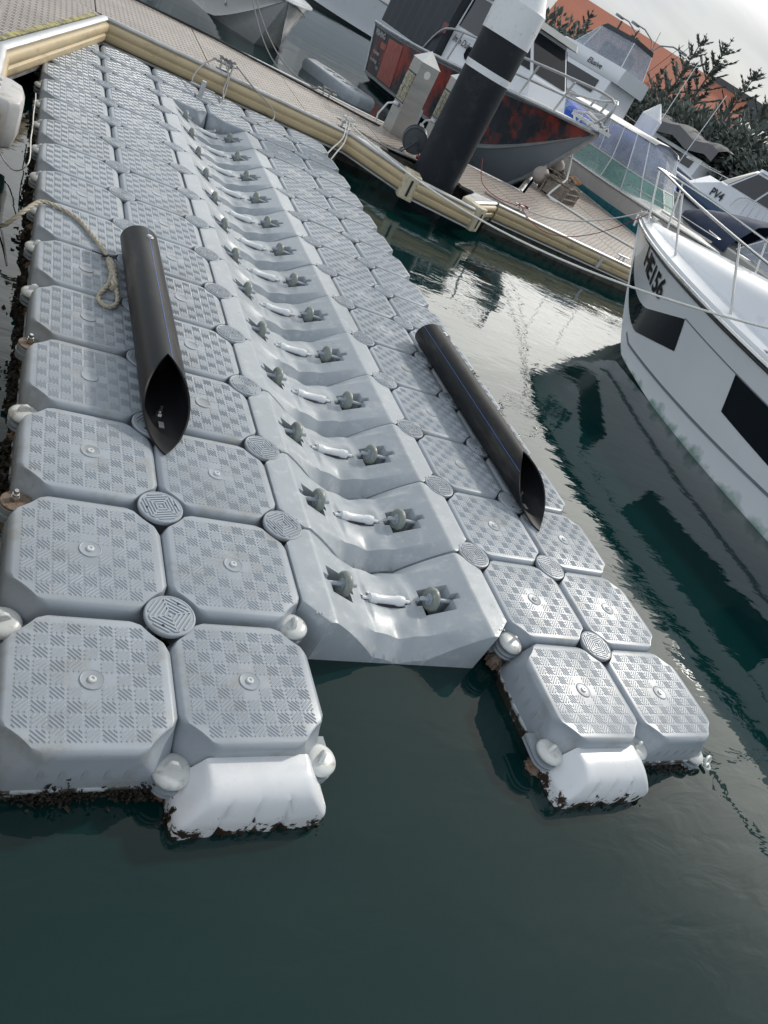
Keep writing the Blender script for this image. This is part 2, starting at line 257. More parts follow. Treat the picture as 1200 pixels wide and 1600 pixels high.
# ------------------------------------------------------------------ mesh helpers
class MB:
    def __init__(s): s.v = []; s.f = []; s.m = []
    def add(s, vs, fs, mi=0, X=None):
        o = len(s.v)
        for p in vs:
            p = Vector(p); s.v.append(X @ p if X is not None else p)
        for f in fs: s.f.append([i + o for i in f]); s.m.append(mi)
        return s
    def box(s, a, b, mi=0, X=None):
        x0, y0, z0 = a; x1, y1, z1 = b
        return s.add([(x0, y0, z0), (x1, y0, z0), (x1, y1, z0), (x0, y1, z0), (x0, y0, z1), (x1, y0, z1), (x1, y1, z1), (x0, y1, z1)],
                     [(3, 2, 1, 0), (4, 5, 6, 7), (0, 1, 5, 4), (1, 2, 6, 5), (2, 3, 7, 6), (3, 0, 4, 7)], mi, X)
    def loft(s, rings, mi=0, caps=True, closed=True, X=None):
        n = len(rings[0]); vs = [p for r in rings for p in r]; fs = []
        for k in range(len(rings) - 1):
            for i in range(n if closed else n - 1):
                j = (i + 1) % n
                fs.append((k * n + i, k * n + j, (k + 1) * n + j, (k + 1) * n + i))
        if caps and closed:
            fs.append(tuple(range(n))[::-1]); fs.append(tuple((len(rings) - 1) * n + i for i in range(n)))
        return s.add(vs, fs, mi, X)
    def lathe(s, prof, seg=24, mi=0, X=None, caps=True):
        return s.loft([[(r * math.cos(2 * math.pi * i / seg), r * math.sin(2 * math.pi * i / seg), z) for i in range(seg)] for r, z in prof], mi, caps, True, X)
    def tube(s, pts, r, seg=8, mi=0, caps=True, X=None):
        pts = [Vector(p) for p in pts]; rings = []; up = None
        for i, p in enumerate(pts):
            d = (pts[min(i + 1, len(pts) - 1)] - pts[max(i - 1, 0)]).normalized()
            if up is None:
                up = d.orthogonal().normalized()
            up = (up - d * up.dot(d)).normalized(); q = d.cross(up)
            rr = r[i] if isinstance(r, (list, tuple)) else r
            rings.append([p + (up * math.cos(2 * math.pi * k / seg) + q * math.sin(2 * math.pi * k / seg)) * rr for k in range(seg)])
        return s.loft(rings, mi, caps, True, X)
    def strands(s, pts, r, pitch=None, n=3, seg=6, mi=0):
        """laid rope: n strands twisted round the path"""
        pts = resample(pts, r * 1.6); pitch = pitch or r * 9
        rs = r * 0.52; off = r * 0.50; up = None; fr = []; dist = 0
        for i, p in enumerate(pts):
            d = (pts[min(i + 1, len(pts) - 1)] - pts[max(i - 1, 0)]).normalized()
            if up is None: up = d.orthogonal().normalized()
            up = (up - d * up.dot(d)).normalized(); q = d.cross(up)
            if i: dist += (p - pts[i - 1]).length
            fr.append((p, up, q, dist))
        for k in range(n):
            s.tube([p + (u * math.cos(2 * math.pi * (k / n + t / pitch)) + q * math.sin(2 * math.pi * (k / n + t / pitch))) * off for p, u, q, t in fr], rs, seg, mi)
            
        return s
    def mesh(s, name, mats, smooth=35):
        me = bpy.data.meshes.new(name)
        me.from_pydata([tuple(p) for p in s.v], [], s.f)
        for m in (mats if isinstance(mats, (list, tuple)) else [mats]): me.materials.append(m)
        me.polygons.foreach_set('material_index', s.m)
        bm = bmesh.new(); bm.from_mesh(me); bmesh.ops.recalc_face_normals(bm, faces=bm.faces); bm.to_mesh(me); bm.free()
        if smooth: me.shade_smooth(); me.set_sharp_from_angle(angle=R(smooth))
        me.update(); return me
    def build(s, name, mats, parent=None, smooth=35, **kw):
        return put(name, s.mesh(name, mats, smooth), parent, **kw)

def put(name, me, parent=None, loc=None, rot=None, **kw):
    o = bpy.data.objects.new(name, me); COL.objects.link(o)
    if parent is not None: o.parent = parent
    if loc is not None: o.location = loc
    if rot is not None: o.rotation_euler = rot
    tag(o, **kw); return o
def tag(o, label=None, cat=None, group=None, kind=None):
    if label: o['label'] = label
    if cat: o['category'] = cat
    if group: o['group'] = group
    if kind: o['kind'] = kind
    return o
def empty(name, loc=(0, 0, 0), rz=0, **kw):
    o = bpy.data.objects.new(name, None); COL.objects.link(o); o.empty_display_size = 0.2
    o.location = loc; o.rotation_euler = (0, 0, rz); return tag(o, **kw)
def resample(pts, step):
    pts = [Vector(p) for p in pts]
    # catmull-rom first
    P = []
    for i in range(len(pts) - 1):
        a = pts[max(i - 1, 0)]; b = pts[i]; c = pts[i + 1]; d = pts[min(i + 2, len(pts) - 1)]
        n = max(2, int((c - b).length / step))
        for k in range(n):
            t = k / n
            P.append(0.5 * ((2 * b) + (c - a) * t + (2 * a - 5 * b + 4 * c - d) * t * t + (3 * b - a - 3 * c + d) * t ** 3))
    P.append(pts[-1]); return P
def sag(a, b, s, n=24):
    a = Vector(a); b = Vector(b)
    return [a.lerp(b, i / n) - Vector((0, 0, 4 * s * (i / n) * (1 - i / n))) for i in range(n + 1)]
def T(x=0, y=0, z=0): return Matrix.Translation((x, y, z))
def RotX(a): return Matrix.Rotation(R(a), 4, 'X')
def RotY(a): return Matrix.Rotation(R(a), 4, 'Y')
def RotZ(a): return Matrix.Rotation(R(a), 4, 'Z')
def text_mesh(txt, size, shear=0.0, bold=0.0, extr=0.0):
    c = bpy.data.curves.new('lettering', 'FONT'); c.body = txt; c.size = size; c.shear = shear; c.offset = bold; c.extrude = extr; c.resolution_u = 3
    o = bpy.data.objects.new('lettering', c); COL.objects.link(o)
    dg = bpy.context.evaluated_depsgraph_get(); dg.update()
    me = bpy.data.meshes.new_from_object(o.evaluated_get(dg)); bpy.data.objects.remove(o); bpy.data.curves.remove(c)
    return me
def apply_mods(me, **bev):
    o = bpy.data.objects.new('temporary', me); COL.objects.link(o)
    m = o.modifiers.new('b', 'BEVEL'); m.limit_method = 'ANGLE'
    for k, v in bev.items(): setattr(m, k, v)
    dg = bpy.context.evaluated_depsgraph_get(); dg.update()
    r = bpy.data.meshes.new_from_object(o.evaluated_get(dg)); bpy.data.objects.remove(o); return r

# ------------------------------------------------------------------ water, land
def mat_water():
    m = bpy.data.materials.new('harbour_water'); m.use_nodes = True
    t = m.node_tree; n = t.nodes; l = t.links; p = n['Principled BSDF']
    p.inputs['Base Color'].default_value = (0.0024, 0.0215, 0.0215, 1); p.inputs['Roughness'].default_value = 0.015; p.inputs['IOR'].default_value = 1.34
    p.inputs['Specular IOR Level'].default_value = 0.95
    g = n.new('ShaderNodeNewGeometry')
    mp_ = n.new('ShaderNodeMapping'); mp_.inputs['Rotation'].default_value = (0, 0, R(-48)); mp_.inputs['Scale'].default_value = (0.42, 1.0, 1); l.new(g.outputs['Position'], mp_.inputs[0])
    def noise(sc, det, rough, dist, strength, prev=None, dis=0.0):
        a = n.new('ShaderNodeTexNoise'); a.inputs['Scale'].default_value = sc; a.inputs['Detail'].default_value = det; a.inputs['Roughness'].default_value = rough; a.inputs['Distortion'].default_value = dis
        l.new(mp_.outputs[0], a.inputs['Vector'])
        b = n.new('ShaderNodeBump'); b.inputs['Strength'].default_value = strength; b.inputs['Distance'].default_value = dist; l.new(a.outputs['Fac'], b.inputs['Height'])
        if prev: l.new(prev.outputs[0], b.inputs['Normal'])
        return b
    b1 = noise(1.1, 2, 0.4, 0.013, 1.0, None, 0.3)
    b2 = noise(8.0, 3, 0.5, 0.0024, 1.0, b1, 0.5)
    l.new(b2.outputs[0], p.inputs['Normal'])
    return m
M_water = mat_water()
w = MB(); w.add([(-300, -300, WZ), (400, -300, WZ), (400, 400, WZ), (-300, 400, WZ)], [(0, 1, 2, 3)])
w.build('water', M_water, smooth=0, kind='structure')

# ------------------------------------------------------------------ the floating drive-on dock
WX = [0.00597, 0.001, -0.00719, 0.0018, 0.00465, -0.00117, 0.00086, 0.00079]
WY = [0.00076, -0.01482, -0.01149, -0.00609, 0.00641, 0.00064, 0.00393, 0.00119]
def dock_xy(x, y):              # the linked floats lie very slightly out of line
    a = x - 1.5; b = max(-3.7, min(3.6, y - 4)); A = [1, a, b, a * a, a * b, b * b, a * b * b, b ** 3]
    return x + sum(p * q for p, q in zip(WX, A)), y + sum(p * q for p, q in zip(WY, A))

def octo(h, c, zc=None, z=0.0, dip=0.006, hy=None):
    """rounded octagon ring; c = corner cut; dip = hollow of the cut"""
    hy = hy or h; pts = []
    for sx, sy in ((1, -1), (1, 1), (-1, 1), (-1, -1)):
        # walking counter-clockwise: cut runs from A to B
        A = (sx * h, sy * (hy - c)); B = (sx * (h - c), sy * hy)
        if sx * sy < 0: A, B = B, A
        nx, ny = sx / math.sqrt(2), sy / math.sqrt(2)
        for t, dd in ((-0.12, None), (0.10, 0), (0.3, 0.7), (0.5, 1), (0.7, 0.7), (0.9, 0), (1.12, None)):
            x = A[0] + (B[0] - A[0]) * max(0, min(1, t)); y = A[1] + (B[1] - A[1]) * max(0, min(1, t))
            if dd is None:
                e_ = c * 0.16
                if t < 0:  x, y = (A[0], A[1] - sy * e_) if abs(abs(A[0]) - h) < 1e-9 else (A[0] - sx * e_, A[1])
                else:      x, y = (B[0], B[1] - sy * e_) if abs(abs(B[0]) - h) < 1e-9 else (B[0] - sx * e_, B[1])
            else:
                x -= nx * dip * dd; y -= ny * dip * dd
            pts.append((x, y, z))
    return pts
H = 0.2465
cb_ = MB()
levels = [(H - .022, .0880, 0.0, .003), (H - .014, .0870, -.0015, .003), (H - .006, .0860, -.007, .003), (H - .001, .0850, -.014, .004), (H, .083, -.026, .005),
          (H, .074, -.048, .005), (H, .062, -.072, .003), (H, .050, -.098, 0), (H - .001, .042, -.130, 0), (H - .002, .040, -.165, 0)]
cutof = lambda h, dist: max(.03, dist * 1.4142 - 2 * (.25 - h))
cb_.loft([octo(h, cutof(h, c), z=z, dip=d) for h, c, z, d in levels], 0, caps=True)
low = [(H - .002, .050, -.165, 0), (H + .003, .050, -.170, 0), (H + .002, .050, -.182, 0), (H - .006, .052, -.188, 0), (H - .016, .062, -.40, 0)]
cb_.loft([octo(h, c, z=z, dip=d) for h, c, z, d in low], 1, caps=False)
# side ribs
for a in range(4):
    X = RotZ(90 * a)
    for xx in (-.115, -.06, 0, .06, .115):
        cb_.add([(xx - .004, -H + .002, -.05), (xx + .004, -H + .002, -.05), (xx + .007, -H - .0022, -.09), (xx - .007, -H - .0022, -.09),
                 (xx - .009, -H + .004, -.16), (xx + .009, -H + .004, -.16)], [(0, 3, 4), (3, 2, 5, 4), (2, 1, 5), (0, 1, 2, 3)], 0, X)
cube_me = cb_.mesh('float_shell', [M_cube, M_skirt], 50)

def tread(limit_x, limit_y, cut, pitch=0.0475, hole=0.036, phase=0):
    b = MB(); hgt = 0.0024; wv = 0.0031
    nx = int(round(limit_x * 2 / pitch)); ny = int(round(limit_y * 2 / pitch)); px = limit_x * 2 / nx; py = limit_y * 2 / ny
    for i in range(nx):
        for j in range(ny):
            cx = -limit_x + (i + .5) * px; cy = -limit_y + (j + .5) * py
            over = (abs(cx) - limit_x) + (abs(cy) - limit_y) + cut
            if math.hypot(cx, cy) < hole + px * .35: continue
            if over > px * 0.1:
                if over < px * 1.3:
                    for dx in (-.25, .25):
                        for dy in (-.25, .25):
                            X_ = cx + dx * px; Y_ = cy + dy * py
                            if (abs(X_) - limit_x) + (abs(Y_) - limit_y) + cut < px * .35:
                                r_ = .0042
                                b.add([(X_ - r_, Y_ - r_, 0), (X_ + r_, Y_ - r_, 0), (X_ + r_, Y_ + r_, 0), (X_ - r_, Y_ + r_, 0), (X_, Y_, hgt)], [(0, 1, 4), (1, 2, 4), (2, 3, 4), (3, 0, 4)])
                continue
            s_ = 1 if (i + j + phase) % 2 == 0 else -1
            hw = px / 2 - .0028
            for q in (-2, -1, 0, 1, 2):
                # centre line of the bar: (x, y) with y = s*x + o, clipped to the block
                o = q * hw * 0.72
                lo = max(-hw, -hw - o); hi = min(hw, hw - o)
                if hi - lo < .006: continue
                p0 = Vector((lo, s_ * (lo + o), 0)); p1 = Vector((hi, s_ * (hi + o), 0))
                d = (p1 - p0).normalized(); nrm = Vector((-d.y, d.x, 0)); c0 = Vector((cx, cy, 0))
                A = [c0 + p0 - nrm * wv, c0 + p1 - nrm * wv, c0 + p1 + nrm * wv, c0 + p0 + nrm * wv]
                z = Vector((0, 0, hgt)); i2 = .0011; e2 = d * .0035
                B = [c0 + p0 + e2 - nrm * i2 + z, c0 + p1 - e2 - nrm * i2 + z, c0 + p1 - e2 + nrm * i2 + z, c0 + p0 + e2 + nrm * i2 + z]
                b.add(A + B, [(4, 5, 6, 7), (0, 1, 5, 4), (1, 2, 6, 5), (2, 3, 7, 6), (3, 0, 4, 7)])
    for v in b.v: v.z += .0002
    return b
tread_me = tread(.2095, .2095, .094).mesh('tread', M_tread, 0)
plug = MB(); plug.lathe([(.036, -.001), (.036, .0022), (.034, .0036), (.0325, .0026), (.031, .0022), (0.0001, .0022)], 28)
plug_me = plug.mesh('centre_plug', M_cube, 30)
bung = MB(); bung.lathe([(.0125, .002), (.0125, .006), (.010, .009), (.006, .009), (.006, .0055), (0.0001, .0055)], 12); bung_me = bung.mesh('bung_screw', M_cap, 30)
cap = MB(); cap.lathe([(.080, -.018), (.0835, -.010), (.0835, -.001), (.081, .0025), (.077, .0032), (.075, .0018), (0.0001, .0018)], 40)
dm = MB()
for q in range(4):               # concentric chevrons on the cap
    X = RotZ(90 * q)
    for k, rr in enumerate((.016, .028, .040, .052, .064)):
        half = min(rr, math.sqrt(max(0, .071 ** 2 - rr ** 2))) - .002
        if half < .005: continue
        dm.box((rr - .0028, -half, .0015), (rr + .0028, half, .0055), 0, X)
for q in range(4):
    X = RotZ(45 + 90 * q)
    dm.box((.022, -.0022, .0015), (.071, .0022, .0052), 0, X)
dm.box((-.005, -.005, .0015), (.005, .005, .005))
for sx in (-1, 1): dm.lathe([(.0055, .0015), (.0055, .0056), (.0001, .0056)], 8, 1, T(sx * .056, 0, 0))
cap_me = cap.mesh('connector_cap', M_cube, 30); capt_me = dm.mesh('cap_tread', [M_tread, M_text], 0)

dock = empty('floating_dock', (1.5, 4, 0), label='pale grey modular floating drive-on dock of linked cubes with a central roller channel', cat='floating dock')
dock_off = Vector((1.5, 4, 0))
def child(name, me, p, x, y, z=0, rz=0, rx=0, ry=0, **kw):
    return put(name, me, p, (x - dock_off.x if p is dock else x, y - dock_off.y if p is dock else y, z), (rx, ry, rz), **kw)
def add_cube(i, j, x):
    cx, cy = dock_xy(x, j * .5 + .25)
    o = child('float_cube', cube_me, dock, cx, cy, random.uniform(-.0015, .0015), R(random.choice((0, 180)) + random.uniform(-.35, .35)), R(random.uniform(-.35, .35)), R(random.uniform(-.35, .35)))
    child('tread', tread_me, o, 0, 0, kind='stuff')
    if j == 0 and i < 2:
        o.scale = (.962, .955, 1); o.location.x += .010 - .022 * i; o.location.y += .011
    pl_ = child('centre_plug', plug_me, o, 0, 0)
    if j <= 2: child('bung_screw', bung_me, o, 0, 0, .0)
    return o
for j in range(16):
    for i, x in enumerate((.25, .75, 2.25, 2.75)): add_cube(i, j, x)
for j in (14, 15):
    for x in (1.25, 1.75): add_cube(9, j, x)
def add_cap(x, y):
    cx, cy = dock_xy(x, y)
    o = child('connector_cap', cap_me, dock, cx, cy, .001, R(random.choice((20, 35, 60, 75)) + random.uniform(-8, 8)))
    child('cap_tread', capt_me, o, 0, 0, kind='stuff')
for k in range(1, 16):
    for x in (.5, 1.0, 2.0, 2.5):
        if k == 1 and x in (1.0, 2.0): continue
        add_cap(x, k * .5)
add_cap(1.5, 7.5)

# roller modules: 1 m wide, 0.5 m long, trough in the middle
def prof(x):
    a = abs(x)
    if a > .375: return 0.0
    if a > .13: return -.114 * (.375 - a) / .245
    return -.114 - .010 * (1 - a / .13)
def sm(t): t = max(0, min(1, t)); return t * t * (3 - 2 * t)
def zt(x, y):
    z = prof(x); dpt = min(1, -z / .114)
    e_ = (abs(y) - .175) / .070
    z -= .072 * dpt * max(0, min(1, e_)) * (0.35 + .65 * dpt)
    g = math.exp(-(x / .055) ** 2)
    z -= .020 * g * sm((abs(y) - .075) / .10)                                     # keel groove at both ends
    z += .010 * math.exp(-((abs(x) - .105) / .03) ** 2) * (1 - sm((abs(y) - .06) / .08))   # raised cheeks of the keel roller
    return z
def lines(a, b, n, extra):
    s = set(round(a + (b - a) * i / n, 5) for i in range(n + 1)) | set(extra)
    s = sorted(s); out = [s[0]]
    for q in s[1:]:
        if q - out[-1] < .004:
            if q in extra: out[-1] = q
            continue
        out.append(q)
    return out
WR, WL, KC = .192, -.258, -.022      # wheels and keel roller
WXC = .195                       # wheels
pockets = [(WL - .078, WL + .036, -.070, .070), (WR - .036, WR + .092, -.070, .070), (WL - .108, WL + .060, -.015, .015), (WR - .060, WR + .125, -.015, .015),
           (KC - .095, KC + .095, -.026, .030), (KC - .125, KC + .125, -.010, .014)]
ex = sorted(set([round(q, 5) for p in pockets for q in p[:2]] + [.375, -.375, .13, -.13])); ey = sorted(set([round(q, 5) for p in pockets for q in p[2:]] + [.175, -.175]))
xs = lines(-.4965, .4965, 46, ex); ys = lines(-.2465, .2465, 26, ey)
inp = lambda x, y: any(a < x < b and c < y < d for a, b, c, d in pockets)
bm = bmesh.new(); vt = {}
def vtx(i, j, lowv=False):
    k = (i, j, lowv)
    if k not in vt:
        x, y = xs[i], ys[j]
        vt[k] = bm.verts.new((x, y, -.225 if lowv else zt(x, y)))
    return vt[k]
cell = {(i, j): inp((xs[i] + xs[i + 1]) / 2, (ys[j] + ys[j + 1]) / 2) for i in range(len(xs) - 1) for j in range(len(ys) - 1)}
for (i, j), pk in cell.items():
    bm.faces.new([vtx(i, j, pk), vtx(i + 1, j, pk), vtx(i + 1, j + 1, pk), vtx(i, j + 1, pk)]).material_index = 0
    if pk:
        for di, dj, e0, e1 in ((-1, 0, (i, j), (i, j + 1)), (1, 0, (i + 1, j), (i + 1, j + 1)), (0, -1, (i, j), (i + 1, j)), (0, 1, (i, j + 1), (i + 1, j + 1))):
            if not cell.get((i + di, j + dj), False):
                bm.faces.new([vtx(*e0), vtx(*e1), vtx(*e1, True), vtx(*e0, True)])
for sx in (-1, 1):
    for sy in (-1, 1):           # cut the corners
        g_ = bm.verts[:] + bm.edges[:] + bm.faces[:]
        n_ = Vector((sx, sy, 0)).normalized()
        bmesh.ops.bisect_plane(bm, geom=g_, plane_co=Vector((sx * .4965, sy * (.2465 - .095), 0)), plane_no=n_, clear_outer=True)
bm.edges.ensure_lookup_table()
be = [e for e in bm.edges if len(e.link_faces) == 1]
r_ = bmesh.ops.extrude_edge_only(bm, edges=be)
nv = [v for v in r_['geom'] if isinstance(v, bmesh.types.BMVert)]
for v in nv:
    v.co.z = min(v.co.z - .02, -.25)
be2 = [e for e in r_['geom'] if isinstance(e, bmesh.types.BMEdge) and all(v in nv for v in e.verts)]
r2 = bmesh.ops.extrude_edge_only(bm, edges=be2)
for v in r2['geom']:
    if isinstance(v, bmesh.types.BMVert): v.co.z = -.45; v.co.x *= .965; v.co.y *= .94
bmesh.ops.recalc_face_normals(bm, faces=bm.faces)
rm = bpy.data.meshes.new('roller_shell'); bm.to_mesh(rm); bm.free(); rm.materials.append(M_roller)
rm = apply_mods(rm, width=.007, segments=2, angle_limit=R(48))
rm.shade_smooth(); rm.set_sharp_from_angle(angle=R(32))
up_ = rm.vertices
wh = MB()
prof_w = [(.028, -.015), (.045, -.0175), (.0525, -.012), (.0545, -.004), (.0545, .004), (.0525, .012), (.045, .0175), (.028, .015)]
wh.lathe(prof_w, 32, 0, RotY(90), caps=False)
wh.lathe([(.030, -.015), (.028, -.010), (.0001, -.010)], 24, 1, RotY(90), caps=False); wh.lathe([(.030, .015), (.028, .010), (.0001, .010)], 24, 1, RotY(90), caps=False)
wh.lathe([(.011, -.024), (.011, .024)], 12, 1, RotY(90))
for k in range(6): wh.box((-.013, -.003, .008), (.013, .003, .031), 1, RotX(60 * k))
wheel_me = wh.mesh('wheel', [M_tyre, M_hub], 40)
ax = MB(); ax.lathe([(.010, -.055), (.010, .118)], 12, 0, RotY(90)); axle_me = ax.mesh('wheel_axle', M_hub, 40)
kr = MB(); kr.lathe([(.012, -.088), (.022, -.085), (.0235, -.07), (.0235, -.052), (.0195, -.044), (.0190, 0), (.0195, .044), (.0235, .052), (.0235, .07), (.022, .085), (.012, .088)], 20, 0, RotY(90))
kr.lathe([(.008, -.118), (.008, .118)], 10, 0, RotY(90)); keel_me = kr.mesh('keel_roller', M_white, 40)
dots = MB()
for k in range(3): dots.lathe([(.004, -.001), (.004, .002), (.0001, .003)], 8, 0, T(.012 * k, 0, 0))
dots_me = dots.mesh('moulded_dots', M_roller, 30)
for j in range(1, 14):
    cx, cy = dock_xy(1.5, j * .5 + .25)
    o = child('roller_module', rm, dock, cx, cy, random.uniform(-.001, .001), R(random.uniform(-.25, .25)), R(random.uniform(-.3, .3)))
    for s_ in (-1, 1):
        wx = WR if s_ > 0 else WL; zc = prof(wx) + .012
        child('wheel', wheel_me, o, wx, 0, zc, rx=R(random.uniform(0, 60))); child('wheel_axle', axle_me, o, wx, 0, zc, rz=0 if s_ > 0 else R(180))
        child('moulded_dots', dots_me, o, s_ * .44 - .012, -.205 + .0, .0003)
    child('keel_roller', keel_me, o, KC, .002, -.107)

# pins with domed caps, bolted washers and lugs round the edge
kn = MB(); kn.lathe([(.052, -.012), (.057, -.006), (.057, .003), (.052, .010), (.044, .016), (.030, .019), (.0001, .020)], 28, 0)
fin = [[(x, y, z) for x, z in ((-.030, .010), (-.026, .030), (-.012, .044), (.004, .046), (.016, .036), (.026, .016))] for y in (-.007, .007)]
kn.loft(fin, 0)
knob_me = apply_mods(kn.mesh('pin_knob', M_cap, 40), width=.003, segments=2, angle_limit=R(40)); knob_me.shade_smooth(); knob_me.set_sharp_from_angle(angle=R(40))
lg = MB()
for z0, r0 in ((-.020, .056), (-.040, .054)):
    ring = lambda z: [(r0 * math.cos(R(a)), r0 * math.sin(R(a)), z) for a in range(0, 181, 15)] + [(-r0 * .9, -.10, z), (r0 * .9, -.10, z)]
    lg.loft([ring(z0 - .016), ring(z0 - .004)], 0)
lug_me = lg.mesh('link_lug', M_cube, 30)
nt_ = MB(); nt_.lathe([(.036, -.150), (.038, -.145), (.038, -.115), (.030, -.105), (.024, -.09), (.024, -.07)], 10, 0)
for k in range(8): nt_.box((.034, -.005, -.148), (.044, .005, -.112), 0, RotZ(45 * k))
nut_me = nt_.mesh('pin_nut', M_rust, 0)
ws = MB(); ws.lathe([(.048, -.004), (.050, 0), (.050, .004), (.048, .006), (.0001, .006)], 28, 0)
washer_me = ws.mesh('washer', M_rust, 30)
bl = MB(); bl.lathe([(.0085, .006), (.0085, .048), (.007, .050)], 12, 0); bl.lathe([(.015, .008), (.015, .022)], 6, 0); bl.lathe([(.013, .0225), (.013, .033)], 6, 0)
bolt_me = bl.mesh('bolt', M_steel, 30)
hs = MB(); hs.lathe([(.050, -.055), (.053, -.05), (.050, -.005), (.046, -.002)], 24, 0); house_me = hs.mesh('pin_housing', M_cube, 30)
def pin(x, y, out, kind='knob', z=-.085, rz=None, off=.0):
    """out = direction (degrees) away from the dock"""
    cx, cy = dock_xy(x, y); a = R(out)
    cx += math.cos(a) * off; cy += math.sin(a) * off
    g = child('link_lug', lug_me, dock, cx, cy, z, R(out - 90))
    if kind == 'knob': child('pin_knob', knob_me, g, 0, 0, 0, R(random.uniform(0, 360) if rz is None else rz - out + 90), R(random.uniform(-4, 4)))
    else:
        child('pin_housing', house_me, g, 0, 0, .004); child('washer', washer_me, g, 0, 0, .006); child('bolt', bolt_me, g, .004, .004, .006)
    child('pin_nut', nut_me, g, 0, 0, 0, R(random.uniform(0, 90)))
for k in range(1, 16):
    pin(0, k * .5, 180, 'bolt' if k in (2, 4) else 'knob', z=-.085 if k > 4 else -.075, off=-.02, rz=20 if k < 4 else None)
    pin(3.0, k * .5, 0, 'knob', z=-.085, off=-.045)
pin(.5, 0, -90, rz=-15, z=-.11, off=-.03); pin(.975, 0, -90, rz=60, z=-.10, off=-.035); pin(2.0, 0, -90, rz=20, z=-.105, off=-.03); pin(2.5, 0, -90, rz=20, z=-.095, off=-.03)
pin(1.0, .5, -45, rz=80, z=-.055, off=-.045); pin(2.0, .5, -135, rz=30, z=-.055, off=-.035)
pin(3.0, 0, -45, z=-.16, off=-.05, rz=100)

# white fender floats on the two bow ends
def fend():
    b = MB(); rings = []
    Lh = .242
    for z, w_, y0, y1 in ((-.020, .150, -.012, .04), (-.021, .158, -.030, .04), (-.026, .164, -.050, .04), (-.038, .172, -.070, .04), (-.055, .184, -.086, .04), (-.085, .207, -.100, .04), (-.115, .230, -.108, .04), (-.126, .238, -.110, .04), (-.14, Lh, -.111, .04), (-.22, Lh, -.110, .04), (-.28, .234, -.10, .04), (-.36, .20, -.09, .04)):
        ring = []
        n_ = 64; rc = .028
        for i in range(n_ + 1):
            t = -1 + 2 * i / n_; x = t * w_
            edge = max(0, (abs(x) - (w_ - rc)) / rc); y = y0 + (1 - math.sqrt(max(0, 1 - edge ** 2))) * rc
            gr = sum(math.exp(-((x - c) / .011) ** 2) * (1 if x < c else .35) for c in (-.10, 0, .10)) * .014 * sm((-.045 - z) / .05)
            ring.append((x, y + gr, z))
        ring += [(w_, y1, z), (-w_, y1, z)]
        rings.append(ring)
    b.loft(rings, 0); return b.mesh('fender_float', M_wskirt, 50)
fend_me = fend()
for x, yo, sx_ in ((.752, -.012, 1.0), (2.265, -.03, 1.06)):
    cx, cy = dock_xy(x, 0); child('fender_float', fend_me, dock, cx - .005, cy + yo, -.026, R(1)).scale = (sx_, sx_, 1)
# towing post on the far cubes
px_ = MB(); px_.box((-.022, -.016, -.02), (.022, .016, .15)); px_.tube([(-.13, 0, .085), (.13, 0, .085)], .008)
px_.box((-.05, -.05, .0), (.05, .05, .008)); px_.build('towing_post', M_alu, dock).location = (1.47 - 1.5, 7.6 - 4, .004)
ks = MB(); ks.tube([(-.07, -.07, -.135), (.06, -.045, -.10), (.075, .02, -.10)], .012); o = ks.build('stop_latch', M_cube, dock); o.location = (1.5 - 1.5, 6.93 - 4, 0)
# shackle chain at the outer front corner
sh = MB()
def link(c, rx, rz, a=.030, b_=.017, r=.006):
    X = T(*c) @ RotZ(rz) @ RotX(rx); pts = [(a * math.cos(R(t)), b_ * math.sin(R(t)), 0) for t in range(0, 361, 20)]
    sh.tube(pts, r, 6, 0, False, X)
link((3.03, .0, -.17), 60, 20, .034, .02, .007); link((3.055, .005, -.205), -20, 80); link((3.07, .01, -.24), 70, 60); link((3.075, .02, -.275), 0, 95)
sh.build('shackle_chain', M_cap, dock).location = (-1.5, -4, 0)

# marine growth at the waterline
def growth(paths, name, seed, dens=260, wid=.035, up=.05, clump=(.008, .026)):
    rr = random.Random(seed); b = MB()
    for P0, P1, n_, sc in paths:
        P0 = Vector(P0); P1 = Vector(P1); L_ = (P1 - P0).length; nn_ = Vector(n_)
        for i in range(int(dens * L_ * sc)):
            t = rr.random(); c = P0.lerp(P1, t); ph = math.sin(t * L_ * 9 + seed) * .5 + math.sin(t * L_ * 23 + seed * 2) * .5
            ext = max(.2, .6 + .5 * ph)
            c = c + nn_ * (abs(rr.gauss(0, .55)) * wid * ext) + Vector((0, 0, WZ + .004 - abs(rr.gauss(0, .02)) + abs(rr.gauss(0, .45)) * up * ext * sc))
            s_ = rr.uniform(*clump)
            vs = [Vector((rr.uniform(-1, 1), rr.uniform(-1, 1), rr.uniform(-1, 1))).normalized() * s_ * rr.uniform(.5, 1.2) for _ in range(6)]
            b.add([c + v for v in vs], [(0, 1, 2), (0, 2, 3), (0, 3, 4), (0, 4, 1), (5, 2, 1), (5, 3, 2), (5, 4, 3), (5, 1, 4)])
    o = b.build(name, M_barn, dock, smooth=0, kind='stuff'); o.location = (-1.5, -4, 0); return o
growth([((0.02, 0, 0), (0.0, 8, 0), (-1, 0, 0), 1.0)], 'marine_growth', 3, dens=1300, wid=.045, up=.055, clump=(.007, .022))
